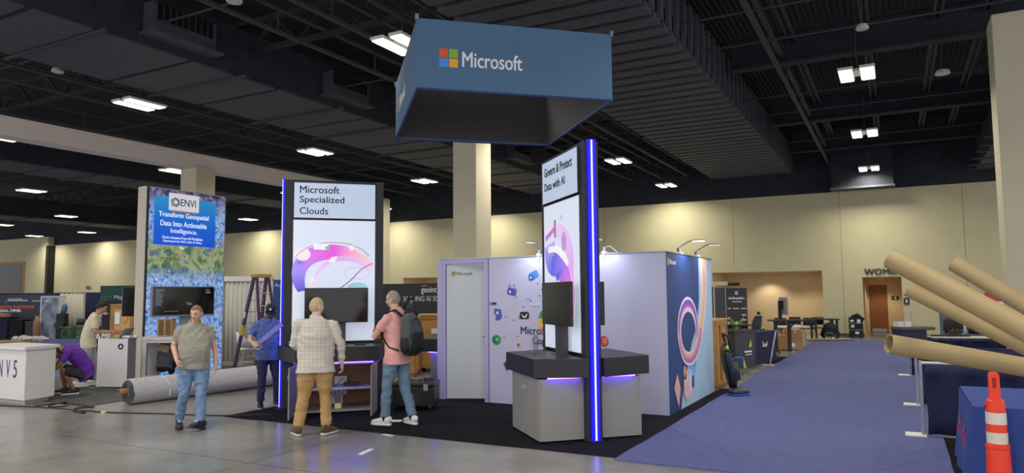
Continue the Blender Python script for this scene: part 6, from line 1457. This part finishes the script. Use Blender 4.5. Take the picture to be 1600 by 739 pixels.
    # trousers ------------------------------------------------
    if 'legs' in C:
        mb = MB(); k_ = C.get('leglen', .97)
        c0 = sp[0]+(sp[1]-sp[0])*.2
        mb.loft([sp[0]-(sp[1]-sp[0]).normalized()*.11, sp[0]-(sp[1]-sp[0]).normalized()*.05, sp[0], c0], [.13*fat, .165*fat, .172*fat, .158*fat], [.09*fat, .118*fat, .125*fat, .115*fat], [sides[0]]*4, 22, .9)
        for s_ in (0, 1):
            lw = C.get('legw', 1.); e = kns[s_].lerp(ans[s_], (k_-.5)*2) if k_ > .5 else hps[s_].lerp(kns[s_], k_*2)
            if k_ > .55: Pq = (hps[s_].lerp(sp[0], .15)+Vector((0, 0, .02)), hps[s_], hps[s_].lerp(kns[s_], .5), kns[s_], kns[s_].lerp(e, .45), e); rad = (.092*fat, .094*fat*lw, .084*fat*lw, .068*lw, .067*lw, .06*lw)
            else: Pq = (hps[s_].lerp(sp[0], .15), hps[s_], e); rad = (.095*fat, .1*fat, .09)
            cs, rs = [], []
            for i in range(len(Pq)-1):
                for q in range(4): cs.append(Vector(Pq[i]).lerp(Vector(Pq[i+1]), q/4)); rs.append(rad[i]+(rad[i+1]-rad[i])*q/4)
            cs.append(Vector(Pq[-1])); rs.append(rad[-1]); mb.tube(cs, rs, 18)
        me = voxel(mb, .009, 2); wrinkle(me, C.get('wr_leg', .012), 6, 11, H*3); lg = link(me, C.get('legname', 'trousers'), C['legs'], t)
        if C.get('belt'):
            mb = MB(); a0 = c0; mb.loft([a0-Vector((0, 0, .02)), a0+Vector((0, 0, .02))], [.166*fat]*2, [.122*fat]*2, sides[0], 24, .9); mb.build('belt', mat('belt_black', (24, 22, 22), .4), lg, smooth='auto')
    # shoes ---------------------------------------------------
    if 'shoe' in C:
        for s_ in (0, 1):
            yaw, pit = P.get('toe', ((0, 0), (0, 0)))[s_]; m4 = Matrix.Translation(ans[s_]+Vector((0, 0, -.09))) @ Matrix.Rotation(yaw, 4, 'Z') @ Matrix.Rotation(pit, 4, 'X')
            ys = (-.085, -.07, -.03, .03, .09, .15, .185, .2); hs = (.07, .105, .112, .1, .075, .06, .045, .02); ws = (.02, .036, .04, .042, .05, .048, .036, .012)
            mb = MB().loft([m4 @ Vector((0, y, .02+h_/2-.008)) for y, h_ in zip(ys, hs)], ws, [h_/2 for h_ in hs], m4.to_3x3() @ Vector((1, 0, 0)), 18, .8)
            so = mb.build('shoe', C['shoe'], t, smooth=True)
            ol = [(-.03, -.088), (0, -.096), (.03, -.088), (.042, -.04), (.045, .02), (.054, .09), (.052, .15), (.038, .195), (.012, .212), (-.02, .205), (-.045, .17), (-.05, .1), (-.043, .03), (-.04, -.04)]
            MB().prism(ol, 0, .027, m4).build('sole', C.get('sole', BLACKP), so, bevel=.006)
            if C.get('lace'): 
                mb = MB()
                for q in range(4): y = .04+.022*q; z = .02+.1-.045*(y-.03)/.06*.6; mb.bar(m4 @ Vector((-.025, y, z+.012)), m4 @ Vector((.025, y, z+.012)), .006, .006)
                mb.build('lace', C['lace'], so)
            if C.get('sock'): MB().tube([ans[s_]+Vector((0, 0, -.03)), ans[s_]+(kns[s_]-ans[s_]).normalized()*.09], [.043, .045], 14).build('sock', C['sock'], t, smooth=True)
    return t, Rm
def facing(loc, a):
    """turn about Z so that +Y local looks at the camera position turned a degrees towards the right of the picture"""
    to = Vector((-loc[0], -loc[1])).normalized(); base = atan2(to.y, to.x)-pi/2
    return base+R(a)
def stand(**k):
    d = dict(spine=[(0, 0, .94), (0, .0, 1.09), (0, -.01, 1.28), (0, -.02, 1.42), (0, -.015, 1.495)], head=(0, .025, 1.635), sh=[(.19, -.02, 1.388), (-.19, -.02, 1.388)], el=[(.25, -.04, 1.14), (-.25, -.04, 1.14)],
             wr=[(.25, .06, .90), (-.25, .06, .90)], hip=[(.092, 0, .91), (-.092, 0, .91)], kn=[(.11, .02, .50), (-.11, .02, .50)], an=[(.12, -.03, .095), (-.12, -.03, .095)], hem=(0, 0, .80),
             toe=((R(-12), 0), (R(12), 0)))
    d.update(k); return d
def plaid():
    m = bpy.data.materials.new('plaid_shirt_cloth'); m.use_nodes = True; nt = m.node_tree; b = nt.nodes['Principled BSDF']; MC['plaid'] = m
    tc = nt.nodes.new('ShaderNodeTexCoord'); sp = nt.nodes.new('ShaderNodeSeparateXYZ'); nt.links.new(tc.outputs['Object'], sp.inputs[0])
    def stripe(out, per, wd, ph):
        a = nt.nodes.new('ShaderNodeMath'); a.operation = 'MULTIPLY_ADD'; a.inputs[1].default_value = 1/per; a.inputs[2].default_value = 50+ph; nt.links.new(out, a.inputs[0])
        f_ = nt.nodes.new('ShaderNodeMath'); f_.operation = 'FRACT'; nt.links.new(a.outputs[0], f_.inputs[0])
        l_ = nt.nodes.new('ShaderNodeMath'); l_.operation = 'LESS_THAN'; l_.inputs[1].default_value = wd; nt.links.new(f_.outputs[0], l_.inputs[0]); return l_.outputs[0]
    col = None
    for out, per, wd, ph, c in ((sp.outputs['X'], .025, .16, 0, (176, 160, 142)), (sp.outputs['Z'], .025, .16, .2, (176, 164, 142)), (sp.outputs['X'], .05, .09, .55, (190, 118, 108)), (sp.outputs['Z'], .05, .08, .55, (146, 156, 146)), (sp.outputs['X'], .025, .08, .5, (160, 168, 158))):
        mx = nt.nodes.new('ShaderNodeMixRGB'); mx.inputs['Color2'].default_value = lin(c)+(1,)
        if col is None: mx.inputs['Color1'].default_value = lin((222, 217, 206))+(1,)
        else: nt.links.new(col, mx.inputs['Color1'])
        sc_ = nt.nodes.new('ShaderNodeMath'); sc_.operation = 'MULTIPLY'; sc_.inputs[1].default_value = .75; nt.links.new(stripe(out, per, wd, ph), sc_.inputs[0]); nt.links.new(sc_.outputs[0], mx.inputs['Fac']); col = mx.outputs['Color']
    nt.links.new(col, b.inputs['Base Color']); b.inputs['Roughness'].default_value = .85; return m
def cloth(name, rgb, var=.1, scale=30): return mat(name, rgb, .88, var=var, scale=scale, bump=.08)
LIGHTSK = ('ruddy', (214, 168, 146)); PALESK = ('fair', (226, 184, 164)); TANSK = ('tan', (186, 142, 116)); BROWNSK = ('brown', (150, 104, 78))
# 1 man walking towards the camera
L = (-8.66, 6.77, 0)
person('man in grey green polo and light blue jeans striding over the concrete', L, facing(L, 6), 1.70,
       stand(head=(-.01, .045, 1.625), look=(R(-32), R(-16), 0), el=[(.27, -.06, 1.16), (-.27, -.02, 1.14)], wr=[(.235, .13, .965), (-.285, .05, .89)], palm=((-1, 0, 0), (1, 0, 0)), curl=(.75, .4),
             kn=[(.13, .06, .50), (-.09, .13, .5)], an=[(.17, -.10, .11), (-.075, .22, .105)], hip=[(.095, 0, .91), (-.095, .02, .91)], toe=((R(0), R(-6)), (R(-48), R(12))), hem=(0, .01, .84)),
       dict(skin=LIGHTSK, hair=('grey_brown', (120, 104, 90)), hairoff=.004, front=.6, fat=1.16, belly=.06, top=cloth('polo_grey_green', (150, 148, 136)), topname='polo_shirt', collar=1, sleeve=.62, legs=cloth('faded_denim', (112, 138, 172), .16, 12), legname='jeans', legw=1.08, shoe=mat('black_trainer', (34, 34, 36), .5), sole=mat('dark_sole', (44, 44, 44)), lace=INKW, vox=.006))
# 2 man in plaid, seen from behind
L = (-6.78, 7.16, .0)
person('man in checked long sleeved shirt and khaki trousers seen from behind', L, facing(L, 176), 1.78,
       stand(look=(R(-48), R(-4), 0), head=(0, .01, 1.635), el=[(.315, -.03, 1.15), (-.27, .03, 1.15)], wr=[(.33, .06, .89), (-.20, .24, 1.06)], palm=((-1, 0, 0), (1, .3, 0)), curl=(.5, .6), sh=[(.215, -.02, 1.388), (-.215, -.02, 1.42)],
             kn=[(.12, .03, .5), (-.14, .03, .5)], an=[(.15, -.03, .095), (-.21, -.02, .095)], toe=((R(-35), 0), (R(20), 0)), hem=(0, 0, .79)),
       dict(skin=PALESK, hair=('sandy', (196, 170, 134)), hairoff=.005, back=-.55, front=.5, fat=1.24, belly=.04, hemw=1.12, top=plaid(), topname='checked_shirt', collar=1, sleeve=2, legs=cloth('khaki_cloth', (182, 148, 96), .08), legw=1.1, shoe=mat('brown_suede', (96, 74, 54), .8), sole=mat('cream_sole', (214, 206, 190), .6), vox=.0065))
# 3 man in pink polo with arms folded
L = (-6.22, 8.15, .008)
person('man in pink polo and glasses with folded arms, looking left at the screen', L, facing(L, -130), 1.86,
       stand(look=(R(14), R(-6), 0), head=(0, .055, 1.635), spine=[(0, -.03, .94), (0, -.02, 1.09), (0, 0, 1.28), (0, .0, 1.42), (0, .015, 1.495)], sh=[(.19, 0, 1.388), (-.19, 0, 1.388)], el=[(.25, .14, 1.17), (-.26, .15, 1.16)], wr=[(.0, .285, 1.22), (.04, .25, 1.15)], hd=((-1, .1, .1), (1, .1, -.1)), palm=((0, -1, 0), (0, -1, 0)), curl=(.3, .3), thumb=(-1, 1),
             hip=[(.09, -.02, .91), (-.09, -.02, .91)], kn=[(.12, -.05, .5), (-.09, .08, .5)], an=[(.14, -.17, .095), (-.1, .10, .095)], toe=((R(-20), 0), (R(8), 0)), hem=(0, -.02, .80)),
       dict(skin=LIGHTSK, hair=('grey', (150, 142, 134)), hairoff=.003, front=.75, back=-.5, glasses=1, fat=1.03, belly=.02, top=cloth('polo_pink', (232, 170, 164)), topname='polo_shirt', collar=1, sleeve=.6, legs=cloth('slate_denim', (110, 136, 158), .1, 12), legname='jeans', shoe=mat('white_trainer', (232, 230, 222), .6), sole=mat('white_sole', (240, 238, 232), .6), sock=mat('navy_sock', (34, 40, 60), .9), vox=.006))
BP = facing(L, -130)
t = thing('backpack', 'grey and black backpack worn on the back of the man in pink', 'backpack', L, BP, None, 1.86/1.75)
BG = cloth('backpack_grey', (78, 84, 84), .12); BD = cloth('backpack_black', (34, 36, 38), .12)
MB().loft([(0, -.24, .93), (0, -.25, .97), (0, -.27, 1.08), (0, -.265, 1.25), (0, -.235, 1.38), (0, -.21, 1.45)], (.11, .15, .165, .16, .135, .07), (.06, .085, .105, .10, .08, .04), (1, 0, 0), 24, .75).build('main_pouch', BG, t, smooth=True)
MB().loft([(0, -.34, .97), (0, -.355, 1.06), (0, -.345, 1.18), (0, -.325, 1.25)], (.1, .125, .12, .07), (.025, .045, .04, .02), (1, 0, 0), 20, .75).build('front_pocket', BD, t, smooth=True)
MB().loft([(0, -.24, .925), (0, -.25, .96), (0, -.27, 1.03)], (.115, .156, .166), (.065, .09, .106), (1, 0, 0), 24, .75).build('base_panel', BD, t, smooth='auto')
for s_ in (-1, 1):
    MB().loft([(s_*.09, -.17, 1.42), (s_*.10, -.06, 1.505), (s_*.115, .05, 1.47), (s_*.135, .125, 1.33), (s_*.16, .11, 1.15), (s_*.175, -.03, 1.02), (s_*.15, -.17, .98)], (.032, .034, .034, .03, .02, .014, .012), (.009,)*7, (1, 0, 0), 12, .7).build('shoulder_strap', BD, t, smooth=True)
    MB().loft([(s_*.155, -.27, .97), (s_*.163, -.27, 1.05), (s_*.16, -.27, 1.14)], (.025, .03, .02), (.06, .07, .06), (1, 0, 0), 14).build('side_pocket', BD, t, smooth=True)
MB().tube(smoothpath([(-.04, -.17, 1.45), (-.03, -.2, 1.51), (.03, -.2, 1.51), (.04, -.17, 1.45)], 5), .010, 8).build('grab_handle', BD, t)
MB().tube(smoothpath([(-.14, -.30, 1.05), (-.13, -.345, 1.2), (-.05, -.33, 1.37), (.05, -.33, 1.37), (.13, -.345, 1.2), (.14, -.30, 1.05)], 6), .005, 6).build('zip_line', BLACKP, t)
MB().bar((-.10, -.36, 1.12), (-.10, -.385, .93), .008, .004).build('loose_strap', BD, t)
# 4 man in blue patterned shirt and cap
L = (-9.11, 8.53, .0)
person('man in black cap and blue patterned shirt pulling a light strip, beside the left tower', L, facing(L, 12), 1.70,
       stand(look=(R(-16), R(-26), 0), head=(-.015, .07, 1.615), el=[(.31, .0, 1.14), (-.27, .08, 1.18)], wr=[(.29, .22, 1.10), (-.33, .26, 1.30)], palm=((-.6, .2, -.6), (0, 0, -1)), curl=(.7, .7),
             kn=[(.1, .02, .5), (-.13, .03, .5)], an=[(.11, -.01, .095), (-.18, -.07, .095)], toe=((R(-12), 0), (R(18), 0)), hem=(0, 0, .80)),
       dict(skin=LIGHTSK, hair=('brown_grey', (110, 86, 70)), hairoff=.004, front=.5, cap=1, beard=1, fat=1.1, belly=.03, top=mat('blue_pattern_cloth', (78, 98, 158), .85, var=.4, scale=26), collar=1, topname='polo_shirt', sleeve=.7, legs=cloth('dark_denim', (38, 44, 70), .12), legname='jeans', shoe=mat('black_shoe', (30, 30, 36), .5), sole=mat('pale_sole', (150, 150, 160)), vox=.006))
fz = facing(L, 12); mz = Matrix.Rotation(fz, 3, 'Z'); hw_ = Vector(L)+mz @ Vector((.235, .29, 1.075))*.97
t = thing('tape_roll', 'roll of silver tape held by the man in the black cap', 'tape roll', hw_, fz)
MB().pipe((0, -.022, -.02), (0, .022, -.02), .06, .038).build('roll', mat('silver_tape', (170, 172, 180), .4), t, smooth='auto'); MB().pipe((0, -.023, -.02), (0, .023, -.02), .039, .035).build('core', CARD, t, smooth='auto')
e_ = Vector((-8.676, 8.40, 1.366))
tag(MB().bar(hw_+Vector((.04, -.02, .03)), e_, .004, .07, (0, 0, 1)).build('tape_strip', mat('violet_tape', (130, 130, 220), .4)), 'violet tape strip stretched from the tape roll up to the left tower', 'tape')
# 5 man typing in cream T-shirt
L = (-14.66, 8.97, .01)
person('man in cream T-shirt and light jeans typing at the laptop on the white counter', L, facing(L, 84), 1.74,
       stand(look=(0, R(-30), 0), head=(0, .18, 1.60), spine=[(0, -.04, .94), (0, -.02, 1.09), (0, .04, 1.27), (0, .08, 1.41), (0, .11, 1.48)], sh=[(.19, .08, 1.40), (-.19, .08, 1.40)], el=[(.25, .10, 1.11), (-.25, .12, 1.11)], wr=[(.13, .36, 1.10), (-.10, .37, 1.09)], palm=((0, 0, -1), (0, 0, -1)), thumb=(-1, 1), curl=(.3, .3),
             hip=[(.09, -.03, .91), (-.09, -.03, .91)], kn=[(.10, -.02, .5), (-.1, .07, .5)], an=[(.11, -.18, .095), (-.1, .06, .095)], hem=(0, -.03, .78)),
       dict(skin=TANSK, hair=('black', (34, 28, 26)), hairoff=.016, front=.66, back=-.4, beard=0, fat=1.06, top=cloth('tee_cream', (214, 204, 178), .06), topname='t_shirt', sleeve=.75, legs=cloth('pale_denim', (168, 172, 178), .12, 12), legname='jeans', shoe=mat('white_trainer', (232, 230, 222)), sole=mat('white_sole', (240, 238, 232)), vox=.0075))
fz = facing(L, 84)
t5 = [o for o in COL.objects if o.name.startswith('person')][-1]
pr = MB().prism([(.0, 0), (.12, -.02), (.14, .1), (.02, .12)], 0, .002)
lan = MB().tube(smoothpath([(-.07, .06, 1.50), (-.07, .17, 1.388), (-.04, .20, 1.3), (0, .19, 1.16), (.04, .20, 1.3), (.07, .17, 1.42), (.07, .06, 1.50)], 6), .006, 6).build('lanyard', mat('blue_lanyard', (60, 76, 120), .7), t5)
MB().box(-.10, .10, .172, .176, 1.16, 1.24).box(.02, .1, .172, .178, 1.26, 1.32).build('chest_print', mat('dark_print', (70, 66, 66), .8), t5)
# 6 crouching man in purple
L = (-13.75, 8.05, .01)
person('man in purple T-shirt and dark shorts crouching beside the white lettered counter', L, facing(L, -88), 1.72,
       dict(spine=[(0, -.26, .36), (0, -.24, .52), (0, -.08, .74), (0, .06, .84), (0, .13, .86)], head=(0, .25, .80), look=(0, R(-55), 0), bent=1, sh=[(.19, .05, .80), (-.19, .05, .80)], el=[(.23, .22, .56), (-.24, .20, .55)], wr=[(.16, .42, .42), (-.17, .40, .40)], palm=((0, 0, -1), (0, 0, -1)), thumb=(-1, 1), curl=(.4, .4),
             hip=[(.1, -.24, .36), (-.1, -.24, .36)], kn=[(.17, .14, .50), (-.17, .12, .48)], an=[(.14, .06, .10), (-.14, -.06, .10)], toe=((0, 0), (0, 0)), hem=(0, -.30, .30)),
       dict(skin=BROWNSK, hair=('black', (34, 28, 26)), hairoff=.012, front=.6, back=-.5, fat=1.14, top=cloth('tee_purple', (104, 44, 158)), topname='t_shirt', sleeve=.62, legs=cloth('charcoal_shorts', (50, 48, 52)), legname='shorts', leglen=.46, shoe=mat('black_shoe', (30, 30, 36)), sole=mat('white_sole', (240, 238, 232)), vox=.0075))
# 7 man working inside the kiosk
L = (-14.40, 10.45, .01)
person('man in dark printed T-shirt bent over inside the white kiosk, back turned', L, facing(L, 170), 1.74,
       dict(spine=[(0, -.1, .30), (0, -.1, .46), (0, .02, .68), (0, .14, .80), (0, .21, .83)], head=(.06, .30, .84), look=(0, R(-40), 0), bent=1, sh=[(.2, .13, .76), (-.2, .13, .76)], el=[(.3, .22, .5), (-.3, .22, .5)], wr=[(.22, .42, .4), (-.22, .42, .4)], palm=((0, 0, -1), (0, 0, -1)), curl=(.4, .4),
             hip=[(.1, -.08, .3), (-.1, -.08, .3)], kn=[(.2, .3, .38), (-.2, .28, .12)], an=[(.16, .1, .10), (-.16, -.1, .10)], hem=(0, -.14, .22)),
       dict(skin=BROWNSK, hair=('black', (34, 28, 26)), hairoff=.012, front=.6, fat=1.18, top=cloth('tee_charcoal', (104, 106, 116)), topname='t_shirt', sleeve=.6, legs=cloth('charcoal_shorts', (50, 48, 52)), legname='trousers', shoe=mat('black_shoe', (30, 30, 36)), vox=.009))
t7 = [o for o in COL.objects if o.name.startswith('person')][-1]
MB().loft([(-.02, -.205, .62), (0, -.17, .70), (.02, -.125, .76)], (.14, .17, .12), (.012, .012, .012), (1, 0, 0)).build('shirt_print', mat('cream_shirt_print', (220, 206, 160), .8, var=.3, scale=30), t7, smooth=True)
MB().loft([(.0, -.02, .84), (.03, .02, .865), (.06, .08, .88)], (.10, .12, .08), (.02, .02, .02), (1, 0, 0)).build('red_collar_print', mat('red_shirt_print', (196, 70, 76), .8), t7, smooth=True)
# 8 person kneeling far down the aisle
L = (-2.24, 29.1, .016)
person('person in black top kneeling at the far end of the blue carpet, back turned', L, facing(L, 178), 1.7,
       dict(spine=[(0, -.12, .34), (0, -.1, .45), (0, .08, .52), (0, .24, .46), (0, .32, .42)], head=(0, .42, .34), look=(0, R(-60), 0), bent=1, sh=[(.21, .22, .42), (-.21, .22, .42)], el=[(.3, .3, .2), (-.3, .3, .2)], wr=[(.2, .45, .06), (-.2, .45, .06)], palm=((0, 0, -1), (0, 0, -1)), curl=(.2, .2),
             hip=[(.1, -.1, .32), (-.1, -.1, .32)], kn=[(.14, .14, .09), (-.14, .14, .09)], an=[(.11, -.24, .10), (-.11, -.24, .10)], toe=((pi, R(-50)), (pi, R(-50))), hem=(0, -.17, .27)),
       dict(skin=TANSK, hair=('black', (34, 28, 26)), hairoff=.012, front=.6, fat=1.2, top=cloth('black_hoodie', (26, 26, 30)), sleeve=2, legs=cloth('washed_denim', (96, 108, 130)), legname='jeans', shoe=mat('white_trainer', (232, 230, 222)), sole=mat('white_sole', (240, 238, 232)), vox=.011))
